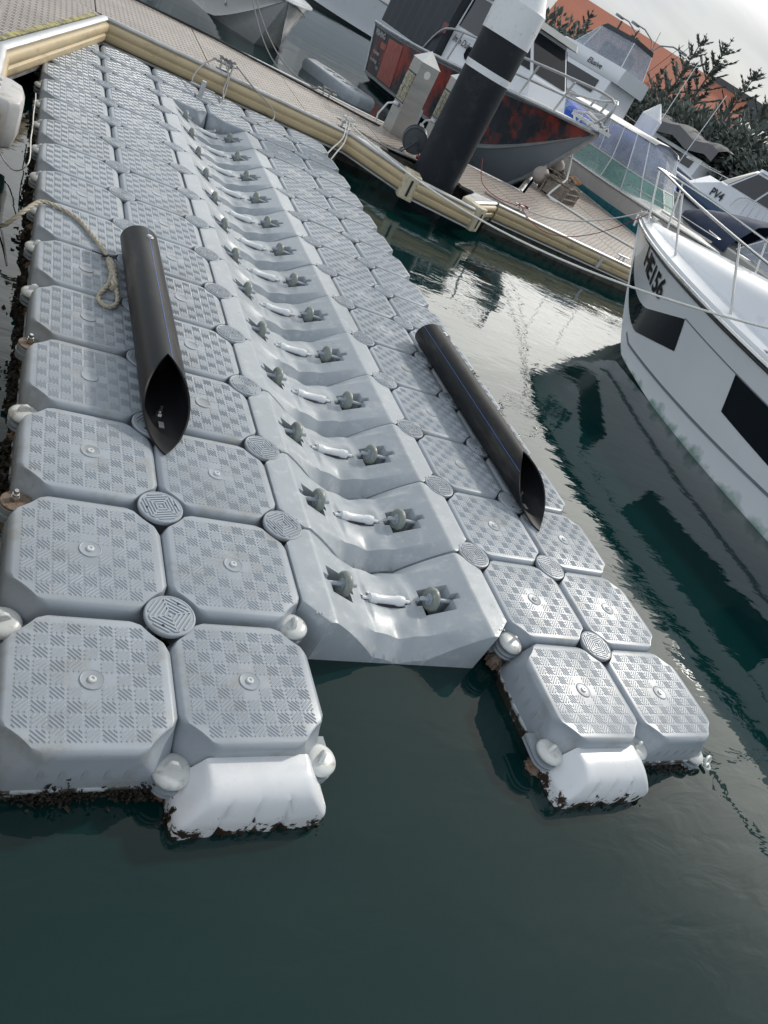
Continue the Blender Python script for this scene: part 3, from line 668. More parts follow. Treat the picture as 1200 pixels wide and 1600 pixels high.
growth([((0.0, .005, 0), (.5, .005, 0), (0, -1, 0), 2.6), ((.5, -.11, 0), (.97, -.11, 0), (0, -1, 0), 1.1), ((.5, .02, 0), (.5, -.11, 0), (-1, 0, 0), 1.4), ((.49, .01, 0), (.55, .03, 0), (0, -1, 0), 2), ((2.02, .0, 0), (2.02, .5, 0), (-1, 0, 0), .6),
        ((2.02, -.0, 0), (2.02, -.12, 0), (-1, 0, 0), .7), ((2.04, -.12, 0), (2.48, -.12, 0), (0, -1, 0), .35), ((2.5, .005, 0), (2.97, .005, 0), (0, -1, 0), .45), ((3.0, 0, 0), (3.0, 8, 0), (1, 0, 0), .3)], 'marine_growth', 5, dens=1500, wid=.034, up=.034, clump=(.004, .013))

# ------------------------------------------------------------------ black pipe bumpers on the dock
def pipe(x, y0, y1, yaw, label, stripe):
    r_, tk = .099, .008
    cx, cy = dock_xy(x, (y0 + y1) / 2)
    root = empty('black_pipe', (cx, cy, .004), R(yaw), label=label, cat='pipe bumper', group='black pipe bumpers bolted on the dock')
    L_ = (y1 - y0) / 2; S = 56; b = MB()
    def end(rr, a):               # near end: long slanting cut, lowest point reaches furthest
        h = abs(((a + math.pi / 2 + math.pi) % (2 * math.pi)) - math.pi) / math.pi     # 0 at the bottom, 1 at the top
        return -L_ + .46 * (h * .8 + .2 * h * h)
    outer = [], []; inner = [], []
    for k in range(S):
        a = 2 * math.pi * k / S
        for (r0, dst) in ((r_, outer), (r_ - tk, inner)):
            dst[0].append((r0 * math.cos(a), end(r0, a), r_ + r0 * math.sin(a)))
            dst[1].append((r0 * math.cos(a), L_ - .03 * math.sin(a), r_ + r0 * math.sin(a)))
    N_ = 6
    def mid(A, t): return [tuple(Vector(p).lerp(Vector(q), t)) for p, q in zip(A[0], A[1])]
    rings = [mid(outer, t / N_) for t in range(N_ + 1)] + [mid(inner, 1 - t / N_) for t in range(N_ + 1)]
    rings.append(rings[0]); b.loft(rings, 0, caps=False)
    b.build('pipe_shell', M_black, root, smooth=30)
    s_ = MB()
    for a in stripe:
        a = R(a); s_.tube([(math.cos(a) * (r_ + .0002), end(r_, a) + .004, r_ + math.sin(a) * (r_ + .0002)), (math.cos(a) * (r_ + .0002), L_ - .01 - .03 * math.sin(a), r_ + math.sin(a) * (r_ + .0002))], .0018, 5)
    s_.build('blue_stripe', M_blue, root)
    bb = MB(); bb.lathe([(.024, 0), (.024, .003), (.0001, .003)], 20, 0); bb.lathe([(.015, .003), (.015, .014)], 6, 0); bb.lathe([(.007, .014), (.007, .040)], 10, 0)
    o = bb.build('fixing_bolt', M_steel, root); o.location = (0, -L_ + .27, tk + .001)
    bb = MB(); bb.lathe([(.022, 0), (.022, .002), (.013, .003), (.012, .009), (.0001, .010)], 16, 0); o = bb.build('bolt_head', M_alu, root); o.location = (.02, L_ - .14, 2 * r_ - .003)
    bb = MB(); bb.box((-.011, -.02, 0), (.011, .02, .004), 0); o = bb.build('drain_slot', M_alu, root); o.location = (0, -L_ + .19, tk + .0015)
    return root
pipe(.52, 1.29, 3.08, 0.5, 'left black plastic pipe bumper with slanted open mouth, beside the frayed rope loop', (80,))
pipe(2.555, 1.28, 3.18, 0.5, 'right black plastic pipe bumper, nearer the water beside the white hull', (146,))

# ------------------------------------------------------------------ pontoon walkway
DZ = 0.19
def poly_prism(b, pts, z0, z1, mi=0):
    return b.loft([[(x, y, z0) for x, y in pts], [(x, y, z1) for x, y in pts]], mi)
walk = empty('walkway', (0, 0, 0), kind='structure')
NE = lambda x: 8.22 + .03 * (x - .5)      # near edge of the main deck
FE = lambda x: 10.12 + .045 * (x - 1)     # far edge
LF = -0.30                                # edge of the left finger
base = MB()
poly_prism(base, [(-9, NE(-9) + .12), (3.4, NE(3.4) + .12), (3.4, FE(3.4) - .1), (-9, FE(-9) - .1)], WZ - .35, DZ - .07)
poly_prism(base, [(3.42, NE(3.4) + .35), (5.85, NE(5.8) + .35), (5.85, FE(5.8) - .1), (3.42, FE(3.4) - .1)], WZ - .35, DZ - .07)
poly_prism(base, [(5.87, NE(5.8) + .12), (12.3, NE(12.3) + .12), (12.3, FE(12.3) - .1), (5.87, FE(5.8) - .1)], WZ - .35, DZ - .07)
poly_prism(base, [(-1.9, -4), (LF - .1, -4), (LF - .1, 8.3), (-1.9, 8.3)], WZ - .35, DZ - .07)
poly_prism(base, [(9.9, FE(10)), (11.6, FE(11.6)), (11.6, 24), (9.9, 24)], WZ - .35, DZ - .07)
base.build('pontoon_float', M_concrete, walk, smooth=0)
def panel(pts, z=DZ, th=.035):
    c = sum((Vector((x, y, 0)) for x, y in pts), Vector()) / len(pts); b = MB()
    poly_prism(b, [(x - c.x, y - c.y) for x, y in pts], -th, 0)
    o = b.build('deck_panel', M_deck, walk, smooth=0); o.location = (c.x, c.y, z + random.uniform(-.0012, .0012)); return o
x = -8.0
while x < 11.5:
    x2 = x + 1.2; inset = .35 if (x > 3.9 and x < 5.1) else 0
    panel([(x + .006, NE(x) + .05 + inset), (x2 - .006, NE(x2) + .05 + inset), (x2 - .006, FE(x2) - .075), (x + .006, FE(x) - .075)]); x = x2
y = -3.6
while y < 8.0:
    y2 = min(y + 1.2, 8.19)
    panel([(-1.85, y + .006), (LF - .05, y + .006), (LF - .05, y2 - .006), (-1.85, y2 - .006)]); y = y2
panel([(LF - .05, 5.60), (.44, NE(.5) - .02), (.36, NE(.4) + .06), (LF - .085, NE(-.3) + .06)])           # gusset
y = 10.56
while y < 22:
    y2 = y + 1.2; panel([(9.95, y + .006), (11.62, y + .006), (11.62, y2 - .006), (9.95, y2 - .006)]); y = y2
panel([(7.45, FE(7.4) - .06), (9.93, FE(9.9) - .06), (9.93, 13.95)])
def edge(P0, P1, n, seg=2.4, name='edge_fender', e0=0, e1=0, z=DZ, h=.235, bulge=.055):
    """cream rubber fender with an aluminium rail above, along P0-P1, facing n"""
    P0 = Vector((*P0, 0)); P1 = Vector((*P1, 0)); L_ = (P1 - P0).length; d = (P1 - P0) / L_; n = Vector((*n, 0)); n = (n - d * n.dot(d)).normalized()
    k = max(1, round(L_ / seg)); 
    zs = [(0.0, -.030), (.030, -.034), (.050, -.046), (bulge, -.07), (bulge, -.105), (.040, -.118), (.040, -.126), (bulge, -.138), (bulge, -.175), (.046, -.20), (.028, -h + .02), (0.0, -h + .015)]
    for i in range(k):
        a = P0 + d * (L_ * i / k + (.006 if i else 0)); c = P0 + d * (L_ * (i + 1) / k - (.006 if i < k - 1 else 0))
        b = MB(); b.loft([[q + n * o + Vector((0, 0, z + dz)) for o, dz in zs] + [q - n * .02 + Vector((0, 0, z - h + .015)), q - n * .02 + Vector((0, 0, z - .03))] for q in (a, c)])
        b.build(name, M_cream, walk, smooth=50)
        if i:
            b = MB(); g = P0 + d * (L_ * i / k)
            b.loft([[q + n * o + Vector((0, 0, z + dz)) for o, dz in ((-.01, -.028), (.062, -.036), (.062, -.21), (-.01, -h))] for q in (g - d * .03, g + d * .03)]); b.build('joint_plate', M_alu, walk)
    b = MB(); b.loft([[q + n * o + Vector((0, 0, z + dz)) for o, dz in ((-.045, -.03), (-.045, .002), (-.035, .008), (-.005, .012), (.018, .006), (.028, -.008), (.020, -.028))] for q in (P0, P1)])
    b.loft([[q + n * o + Vector((0, 0, z + dz)) for o, dz in ((-.01, -h + .014), (.034, -h + .014), (.034, -h - .008), (-.01, -h - .008))] for q in (P0, P1)])
    b.build('edge_rail', M_alu, walk, smooth=40)
G0 = (LF, 5.5); G1 = (.50, NE(.5))
edge((LF, -4), G0, (1, 0)); edge(G0, G1, (1, -.3), seg=9); edge(G1, (3.42, NE(3.4)), (0, -1), seg=2.45)
edge((3.42, NE(3.4)), (4.02, 7.62), (-1, -1), seg=9); edge((4.12, 7.50), (4.93, 7.36), (0, -1), seg=9)
edge((5.85, NE(5.8)), (12.4, NE(12.4)), (0, -1), seg=2.6); edge((5.10, 7.75), (5.80, NE(5.8)), (1, -1), seg=9)
edge((-8, FE(-8)), (7.35, FE(7.3)), (0, 1), seg=2.6); edge((7.38, FE(7.4)), (9.85, 14.0), (-1, 1), seg=9); edge((9.85, 14.05), (9.85, 24), (-1, 0)); edge((11.7, FE(11.7)), (11.7, 24), (1, 0)); edge((11.75, FE(11.7)), (12.4, FE(12.4)), (0, 1)); edge((12.42, NE(12.4)), (12.42, FE(12.4)), (1, 0))
b = MB(); poly_prism(b, [(3.42, NE(3.4)), (4.05, 7.70), (4.15, 7.60), (4.22, 7.70), (3.85, 8.25), (3.85, NE(3.8) + .4), (3.42, NE(3.4) + .4)], DZ - .09, DZ - .002)
poly_prism(b, [(5.10, 7.78), (5.78, NE(5.8)), (5.85, NE(5.8) + .4), (5.4, NE(5.4) + .4), (5.4, 8.35), (5.0, 7.86)], DZ - .09, DZ - .002)
poly_prism(b, [(4.0, 7.62), (5.0, 7.44), (5.06, 7.52), (4.06, 7.68)], DZ - .11, DZ - .012); b.build('pile_frame', M_alu, walk, smooth=0)
def bracket(x, y, rz):
    b = MB()
    b.loft([[(xx, yy, z) for xx, yy in ((-.10, -.12), (-.085, -.15), (.085, -.15), (.10, -.12), (.10, .16), (-.10, .16))] for z in (-.27, -.24, .0, .03)])
    b.box((-.012, -.156, -.26), (.012, -.149, -.10))
    me = apply_mods(b.mesh('pile_bracket', M_cream2, 0), width=.02, segments=2, angle_limit=R(40)); me.shade_smooth(); me.set_sharp_from_angle(angle=R(40))
    o = put('pile_bracket', me, walk, (x, y, DZ), (0, 0, R(rz))); 
    b = MB(); b.box((-.014, -.158, -.225), (.014, -.1515, -.03)); b.build('bracket_slot', M_text, o, smooth=0)
bracket(4.08, 7.62, -14); bracket(5.02, 7.55, 32)
for y0 in (4.45,):               # vinyl corner fender on the finger
    b = MB(); b.loft([[(x_ * s_, y_ * s2, z) for x_, y_ in ((-.13, -.28), (.05, -.30), (.13, -.24), (.15, -.1), (.15, .1), (.13, .24), (.05, .30), (-.13, .28))] for z, s_, s2 in ((-.46, .5, .8), (-.42, .8, .95), (-.30, .98, 1), (-.02, 1, 1), (.03, .9, .97), (.045, .6, .9))])
    for k in range(3): b.box((-.20, -.16 + .13 * k, -.02), (-.02, -.10 + .13 * k, .075))
    me = apply_mods(b.mesh('corner_bumper', M_gfend, 0), width=.025, segments=3, angle_limit=R(30)); me.shade_smooth(); me.set_sharp_from_angle(angle=R(50))
    put('corner_bumper', me, walk, (LF + .06, y0, DZ + .01)).scale = (.8, .8, .62)
b = MB(); Vg = Vector((G1[0] - G0[0], G1[1] - G0[1], 0)); Vn = Vector((Vg.y, -Vg.x, 0)).normalized()
A0 = Vector((*G0, 0)) - Vn * .05 + Vg * .0; A1 = Vector((*G1, 0)) - Vn * .05 - Vg * .06
b.loft([[q - Vn * o + Vector((0, 0, DZ + z)) for o, z in ((0, .001), (.05, .001), (.05, .010), (0, .010))] for q in (A0, A1)])
b.box((-.42, 5.36, DZ + .001), (-.335, 5.60, DZ + .0115))
b.build('hazard_tape', M_yel, walk, smooth=0)

# pile
PX, PY = 4.62, 8.12; PR = .300
pile = empty('mooring_pile', (PX, PY, -.32), label='tall black mooring pile with a white conical cap and white band', cat='mooring pile')
b = MB(); b.lathe([(PR, -1), (PR, 2.22)], 64); b.build('pile_sleeve', M_sleeve, pile)
b = MB(); b.lathe([(PR + .003, 1.79), (PR + .003, 1.865)], 64, 0, None, False); b.build('pile_band', M_white, pile)
b = MB(); b.lathe([(PR + .012, 2.21), (PR + .012, 2.58), (PR - .01, 2.61), (.03, 3.12), (.001, 3.13)], 64); b.build('pile_cap', M_white, pile, smooth=25)

# cleats and ropes
def cleat_mesh():
    b = MB(); b.tube([(-.15, 0, .075), (-.11, 0, .070), (0, 0, .066), (.11, 0, .070), (.15, 0, .075)], [.008, .012, .014, .012, .008], 10)
    for sx in (-1, 1): b.tube([(.05 * sx, 0, 0), (.045 * sx, 0, .066)], .014, 10)
    b.box((-.08, -.03, 0), (.08, .03, .010)); return b.mesh('mooring_cleat', M_alu, 40)
cl_me = cleat_mesh()
CL = [((1.78, 8.40), 8, 'deck cleat wrapped in grey ropes beside the floating dock post'), ((3.36, 8.45), 8, 'deck cleat with white ropes near the hose reel'), ((3.50, 9.98), 4, 'deck cleat on the far deck edge above the grey slotted float'),
      ((6.38, 8.62), 6, 'deck cleat tied with a red line to the right of the black pile'), ((8.55, 8.58), 8, 'deck cleat at the deck edge beside the white bow')]
for (x, y), rz, lb in CL: put('mooring_cleat', cl_me, None, (x, y, DZ + .004), (0, 0, R(rz)), label=lb, cat='cleat', group='cleats along the walkway')
def rope(name, label, pts, r, m, cat='rope', laid=True, group=None, parts=None):
    b = MB()
    for P in ([pts] if not isinstance(pts[0][0], (list, tuple, Vector)) else pts):
        if laid: b.strands(P, r)
        else: b.tube(resample(P, r * 4), r, 8)
    return b.build(name, m, None, label=label, cat=cat, group=group, smooth=60)
def wrap(cx, cy, z, rz, r0, n, h=.03, w=.12, seed=1):
    rr = random.Random(seed); P = []
    for i in range(n * 10):
        t = i / 10 * 2 * math.pi; c, s = math.cos(R(rz)), math.sin(R(rz)); a = w * math.sin(t / 2) * rr.uniform(.7, 1.1); bb = .04 * math.cos(t) * rr.uniform(.7, 1.2)
        P.append((cx + a * c - bb * s, cy + a * s + bb * c, z + h * (.6 + .5 * math.sin(t * .37)) * rr.uniform(.8, 1.2)))
    return P
rope('mooring_rope', 'grey ropes hitched round the cleat and dropping onto the floating dock', [
    wrap(1.78, 8.40, DZ + .05, 8, .02, 5, .07, .09, 2),
    [(1.66, 8.36, DZ + .09), (1.54, 8.22, .21), (1.45, 8.05, .14), (1.40, 7.9, .06), (1.42, 7.74, .07), (1.50, 7.62, .09)],
    [(1.76, 8.36, DZ + .1), (1.80, 8.18, .19), (1.76, 8.02, .08), (1.74, 7.78, .03), (1.70, 7.72, .012)],
    [(1.86, 8.36, DZ + .09), (1.82, 8.2, .17), (1.78, 7.98, .05), (1.72, 7.75, .012)],
    [(1.90, 8.40, DZ + .1), (2.1, 8.2, .20), (2.32, 8.02, .12), (2.34, 7.86, .06), (2.24, 7.72, .02)]], .0085, M_ropeg, laid=False)
rope('mooring_rope', 'doubled white rope hanging from the second cleat down behind the floating dock', [
    wrap(3.36, 8.45, DZ + .05, 8, .02, 5, .07, .09, 3),
    [(3.34, 8.40, DZ + .09), (3.30, 8.2, .13), (3.16, 8.02, .0), (3.05, 7.86, -.10)], [(3.38, 8.40, DZ + .09), (3.33, 8.18, .10), (3.22, 8.0, -.02), (3.12, 7.84, -.12)]], .0095, M_ropew)
LR = at(1200, 508, .86)
rope('mooring_rope', 'long taut white rope running from the deck past the pile to the white hull', sag((3.42, 8.40, DZ + .07), far(1230, 520, 6.9), .30, 40), .0115, M_ropew)
rope('mooring_rope', 'pale rope from the deck cleat to the white bow rail', [tuple(p) for p in sag((6.44, 8.60, DZ + .06), (7.10, 7.02, 1.08), .07)] if False else [tuple(p) for p in sag((6.44, 8.60, DZ + .06), tuple(far(1012, 330, 10.4)), .16)], .010, M_ropew)
rope('mooring_line', 'thin red line drooping from the cleat to the white bow', [tuple(p) for p in sag((6.36, 8.60, DZ + .06), tuple(far(1012, 335, 10.2)), .38)], .0055, M_red, laid=False)
rope('mooring_line', 'thin red line wound on the cleat by the pile and rising beside it', [wrap(6.38, 8.62, DZ + .06, 6, .02, 4, .03, .10, 9), [(6.30, 8.62, DZ + .05), (6.0, 8.75, DZ + .01), (5.75, 8.9, DZ + .08), (5.62, 9.0, DZ + .35)]], .006, M_red, laid=False)
rope('mooring_rope', 'thin grey ropes drooping from the white hull at top left to the far cleat', [[tuple(p) for p in sag(far(393, -10, 12.6), (3.42, 9.98, DZ + .08), .35)], [tuple(p) for p in sag(far(398, -10, 12.7), (3.50, 10.0, DZ + .08), .27)], wrap(3.50, 9.98, DZ + .05, 4, .02, 4, .06, .09, 5)], .009, M_ropeg, laid=False)
rope('frayed_rope', 'thick frayed beige rope over the dock edge, ending in an eye splice', [
    [(-.40, 4.9, .20), (-.30, 4.1, .12), (-.25, 3.6, -.04), (-.19, 3.35, -.14), (-.13, 3.2, -.10), (-.05, 3.24, -.01), (.03, 3.38, .022), (.12, 3.40, .016), (.22, 3.34, .016), (.30, 3.18, .016), (.365, 3.0, .018), (.39, 2.86, .02)],
    [(.375, 2.92, .02), (.388, 2.80, .024), (.375, 2.66, .020), (.335, 2.54, .016), (.315, 2.46, .014), (.345, 2.405, .014), (.385, 2.42, .014), (.410, 2.50, .016), (.405, 2.64, .018), (.395, 2.80, .034), (.38, 2.90, .03)]], .0135, M_rope)
b = MB(); b.strands([(.384, 2.92, .020), (.392, 2.82, .026), (.398, 2.70, .020), (.392, 2.60, .018)], .024, n=4, pitch=.07); b.build('rope_splice', M_rope, None, label='chunky spliced knot of the beige rope beside the left black pipe', cat='rope knot')
b = MB(); b.tube([(.30, 2.99, .01), (.35, 2.94, .03), (.40, 2.91, .034)], .004, 6); b.tube([(.35, 2.96, .012), (.37, 2.93, .036), (.40, 2.935, .034), (.41, 2.91, .012)], .005, 6); b.build('cable_tie', M_hose, None, label='black cable tie cinched round the beige rope', cat='cable tie')
rope('thin_cord', 'thin pale cord looped over the pins on the left dock edge', [[(-.36, 4.7, .1), (-.24, 4.45, -.12), (-.12, 4.2, -.16), (-.045, 4.05, -.035), (-.045, 4.5, -.03), (-.04, 4.8, -.05), (-.045, 5.0, -.03), (-.04, 5.4, -.05), (-.045, 5.5, -.03)]], .004, M_ropew, laid=False)
rope('thin_cord', 'dark grey cord trailing from the finger to the water', [[(-.32, 4.1, .0), (-.20, 3.7, -.16), (-.12, 3.3, -.20), (-.08, 3.0, -.22)]], .005, M_ropeg, laid=False)
rope('frayed_rope', 'beige rope hanging down beside the finger at the left frame edge', [[(-.38, 4.9, .19), (-.33, 4.3, .05), (-.32, 3.6, -.10), (-.27, 3.0, -.2), (-.20, 2.4, -.24), (-.16, 2.1, -.24)]], .014, M_rope)
rope('rubber_hose', 'black hose snaking along the far edge of the walkway', [(-1.5, 9.95, DZ + .02), (.3, 9.98, DZ + .02), (.95, 10.0, DZ + .02), (1.7, 10.08, DZ + .02), (2.4, 9.98, DZ + .02), (3.0, 9.9, DZ + .02), (3.5, 9.82, DZ + .02), (4.0, 9.72, DZ + .02), (4.3, 9.72, DZ + .02)], .015, M_hose, 'hose', laid=False)

# service pedestals
M_ped = mat('brushed_steel_sheet', (0.42, 0.41, 0.385), 0.38, metal=0.8, var=0.08, vscale=3, stretch=(1, 1, 8))
M_pwhite = mat('pale_pedestal_lid', (0.74, 0.73, 0.70), 0.4, var=0.05)
M_sock = mat('yellowed_socket_panel', (0.42, 0.40, 0.30), 0.5, var=0.4, vscale=18, dirt=(0.10, 0.09, 0.06), dirt_amt=0.45, dscale=22)
def pedestal(x, y, rz, label):
    r_ = empty('power_pedestal', (x, y, DZ), R(rz), label=label, cat='power pedestal', group='dockside power pedestals'); w_, d_, h_ = .15, .15, .98
    b = MB(); b.loft([[(sx * w_, sy * d_, z) for sx, sy in ((-1, -1), (1, -1), (1, 1), (-1, 1))] for z in (0, h_)]); b.build('body', M_ped, r_, smooth=0)
    b = MB(); b.add([(-w_ - .01, -d_ - .01, h_), (w_ + .01, -d_ - .01, h_), (w_ + .01, d_ + .01, h_), (-w_ - .01, d_ + .01, h_), (0, 0, h_ + .16)], [(0, 1, 4), (1, 2, 4), (2, 3, 4), (3, 0, 4), (3, 2, 1, 0)]); b.build('lid', M_pwhite, r_, smooth=0)
    b = MB(); b.box((-w_ - .012, -.12, .42), (-w_ - .001, .12, .80)); o = b.build('socket_panel', M_sock, r_, smooth=0)
    b = MB()
    for k in range(4):
        b.box((-w_ - .03, -.10, .45 + .085 * k), (-w_ - .013, -.01, .51 + .085 * k)); b.box((-w_ - .03, .015, .45 + .085 * k), (-w_ - .013, .10, .51 + .085 * k))
    b.build('socket_cover', M_sock, o, smooth=0)
    b = MB(); b.box((-w_ - .016, -.135, .795), (-w_ + .0, .135, .812)); b.box((-w_ - .016, -.135, .405), (-w_ + .0, .135, .42)); b.build('panel_frame', M_hdark, r_, smooth=0)
    b = MB(); b.lathe([(.05, 0), (.05, .004), (.0001, .004)], 24, 0, T(0, -d_, .86) @ RotX(90)); b.build('round_light', M_pwhite, r_)
    b = MB(); b.lathe([(.028, 0), (.032, .05), (.02, .07), (.0001, .07)], 12, 0, T(-w_ - .012, -.02, .36) @ RotY(-90)); b.tube([(-w_ - .07, -.02, .36), (-w_ - .16, -.02, .32), (-w_ - .22, 0, .14), (-w_ - .20, .0, .01)], .014, 8); b.build('plugged_lead', M_white, r_)
    return r_
pedestal(4.62, 9.86, 4, 'first steel power pedestal with a round light, left of the hose reel'); pedestal(5.35, 10.05, 4, 'second steel power pedestal, half hidden behind the black pile')
# hose reel
rl = empty('hose_reel', (4.42, 8.72, DZ), R(68), label='dark hose reel on a stand between pedestal and black pile', cat='hose reel')
M_reel = mat('dark_reel_plastic', (0.06, 0.072, 0.085), 0.35)
for s_ in (-1, 1):
    b = MB(); b.lathe([(.165, -.012), (.172, 0), (.165, .012), (.150, .012), (.145, .004), (.06, .004), (.055, .018), (.0001, .018)], 32, 0, T(s_ * .09, 0, .21) @ RotY(90 * s_)); 
    for k in range(6): b.box((-.008, .05, .0), (.012, .15, .014), 0, T(s_ * .09, 0, .21) @ RotX(60 * k))
    b.build('reel_flange', M_reel, rl)
b = MB(); b.lathe([(.11, -.085), (.13, -.06), (.13, .06), (.11, .085)], 24, 0, T(0, 0, .21) @ RotY(90))
for k in range(7): b.tube([(-.07 + .022 * k, .135 * math.cos(R(a)), .21 + .135 * math.sin(R(a))) for a in range(0, 361, 20)], .0105, 6, 0)
b.build('wound_hose', M_hose, rl)
b = MB(); 
for s_ in (-1, 1): b.tube([(s_ * .12, -.17, .0), (s_ * .12, -.03, .22), (s_ * .12, .12, .0)], .012, 8)
b.tube([(-.12, -.17, .012), (.12, -.17, .012)], .012, 8); b.tube([(-.12, .12, .012), (.12, .12, .012)], .012, 8); b.tube([(.12, 0, .21), (.16, 0, .21), (.17, .05, .33), (.23, .05, .34)], .010, 8); b.box((-.13, -.03, .36), (.13, .03, .40)); b.build('reel_stand', M_reel, rl)
b = MB(); b.lathe([(.022, 0), (.026, .03), (.018, .05), (.0001, .05)], 12, 0, T(-.17, -.12, .05) @ RotY(-60)); b.build('red_tap', M_red, rl)
rope('electric_lead', 'brown lead coiled on the deck behind the hose reel', [[(4.85 + .13 * math.cos(t * .63) * (1 + .1 * math.sin(t)), 8.80 + .17 * math.sin(t * .63), DZ + .03 + .012 * t) for t in range(36)]], .011, mat('brown_lead', (0.09, 0.045, 0.035), 0.6), 'lead', laid=False)
rope('electric_lead', 'grey lead along the deck edge left of the pile', [(3.55, 8.62, DZ + .02), (3.95, 8.45, DZ + .02), (4.25, 8.35, DZ + .05), (4.6, 8.5, DZ + .02)], .013, M_ropeg, 'lead', laid=False)
rope('electric_lead', 'grey lead along the deck edge right of the pile', [(5.7, 8.62, DZ + .02), (5.9, 8.5, DZ + .02), (6.2, 8.5, DZ + .02), (6.35, 8.6, DZ + .03)], .013, M_ropeg, 'lead', laid=False)

# grey slotted float moored behind the walkway
sc_ = at(532, 126, -.05)
sf = empty('slotted_float', (sc_.x, sc_.y, WZ), R(-62), label='grey slotted plastic float behind the walkway, left of the dark boat', cat='plastic float')
b = MB(); b.loft([[(x * s_, y * s_, z) for x, y in ((-.75, -.35), (.62, -.4), (.8, -.2), (.8, .25), (.6, .42), (-.4, .35), (-.95, .1))] for z, s_ in ((-.2, .9), (.10, 1), (.18, .97), (.20, .92))])
me = apply_mods(b.mesh('deck_shell', M_roller, 0), width=.03, segments=2, angle_limit=R(35)); me.shade_smooth(); me.set_sharp_from_angle(angle=R(40)); put('deck_shell', me, sf)
for k in range(4):
    b = MB(); b.loft([[(x * s_, y * s_, z) for x, y in ((-.045, -.13), (.045, -.13), (.06, 0), (.045, .13), (-.045, .13), (-.06, 0))] for z, s_ in ((0, 1), (.022, .9))]); o = b.build('raised_pad', M_roller, sf); o.location = (-.35 + .27 * k, 0, .19)
    b = MB(); b.box((-.02, -.06, .02), (.02, .06, .026)); b.build('slot', M_text, o, smooth=0)

# net bag, crates and buoys heaped on the finger
hp = at(868, 296, DZ + .1)
M_net = mat('faded_netting', (0.22, 0.19, 0.16), 0.9, var=0.35, vscale=14, bump=0.8, bscale=40)
def trap(x, y, z, rz, w_, d_, h_, label):
    t = empty('fishing_trap', (x, y, z), R(rz), label=label, cat='fishing trap', group='traps heaped on the walkway')
    b = MB()
    for k in range(7):
        xx = -w_ / 2 + w_ * k / 6; b.tube([(xx, -d_ / 2, 0), (xx, -d_ / 2, h_), (xx, d_ / 2, h_), (xx, d_ / 2, 0)], .022, 5)
    for k in range(4):
        zz = h_ * k / 3
        for yy in (-d_ / 2, d_ / 2): b.tube([(-w_ / 2, yy, zz), (w_ / 2, yy, zz)], .022, 5)
    b.build('frame', M_net, t)
    b = MB()
    rr = random.Random(int(x * 100))
    for k in range(34):
        a = Vector((rr.uniform(-w_ / 2, w_ / 2), rr.uniform(-d_ / 2, d_ / 2), rr.uniform(.1, h_ + .06))); c = a + Vector((rr.uniform(-.2, .2), rr.uniform(-.2, .2), rr.uniform(-.06, .05))); m_ = (a + c) / 2 + Vector((0, 0, rr.uniform(-.05, .06)))
        b.tube([a, m_, c], .018, 5)
    b.box((-w_ / 2 + .03, -d_ / 2 + .03, .02), (w_ / 2 - .03, d_ / 2 - .03, h_ * .8)); b.build('netting', M_net, t)
trap(8.95, 11.55, DZ, 35, .72, .50, .30, 'lower netting trap nearest the deck edge under the rope'); trap(9.10, 12.05, DZ, 50, .62, .45, .36, 'netting trap behind, beneath the brown buoy')
M_buoy = mat('faded_buoy', (0.36, 0.32, 0.29), 0.7, var=0.2, vscale=8); M_coir = mat('orange_rope_tangle', (0.34, 0.17, 0.07), 0.9, var=0.3, vscale=20)
for (u, v, z, r_, lb) in ((852, 266, .62, .15, 'upper faded round buoy on top of the netting heap'), (832, 294, .40, .16, 'lower faded round buoy at the left of the netting heap')):
    c = at(u, v, z); b = MB(); b.lathe([(.001, -r_ * 1.05)] + [(r_ * math.cos(R(a)), r_ * math.sin(R(a))) for a in range(-80, 81, 16)] + [(.03, r_ * 1.1), (.001, r_ * 1.15)], 20); bo = b.build('buoy', M_buoy, None, label=lb, cat='buoy', group='buoys on the netting heap'); bo.location = (9.0 + (0 if z > .5 else -.5), 12.15 if z > .5 else 11.75, z)
rope('rope_tangle', 'orange brown tangle of rope on the netting heap', [[(9.35 + .12 * math.cos(t * 1.7) + .02 * math.sin(t * 5), 11.9 + .1 * math.sin(t * 1.3), DZ + .38 + .03 * math.sin(t * 2.1)) for t in range(30)]], .016, M_coir, laid=False)
rope('mooring_rope', 'loose white rope trailing over the netting heap onto the deck', [[(8.6, 11.0, DZ + .02), (8.5, 11.2, DZ + .03), (8.75, 11.35, DZ + .32), (8.95, 11.6, DZ + .4), (8.9, 11.9, DZ + .9), (8.75, 12.2, DZ + 1.35)], [(8.5, 11.25, DZ + .02), (9.0, 10.8, DZ + .02), (9.3, 10.55, DZ + .02), (10.4, 10.2, DZ + .02)]], .02, M_ropew, laid=False)

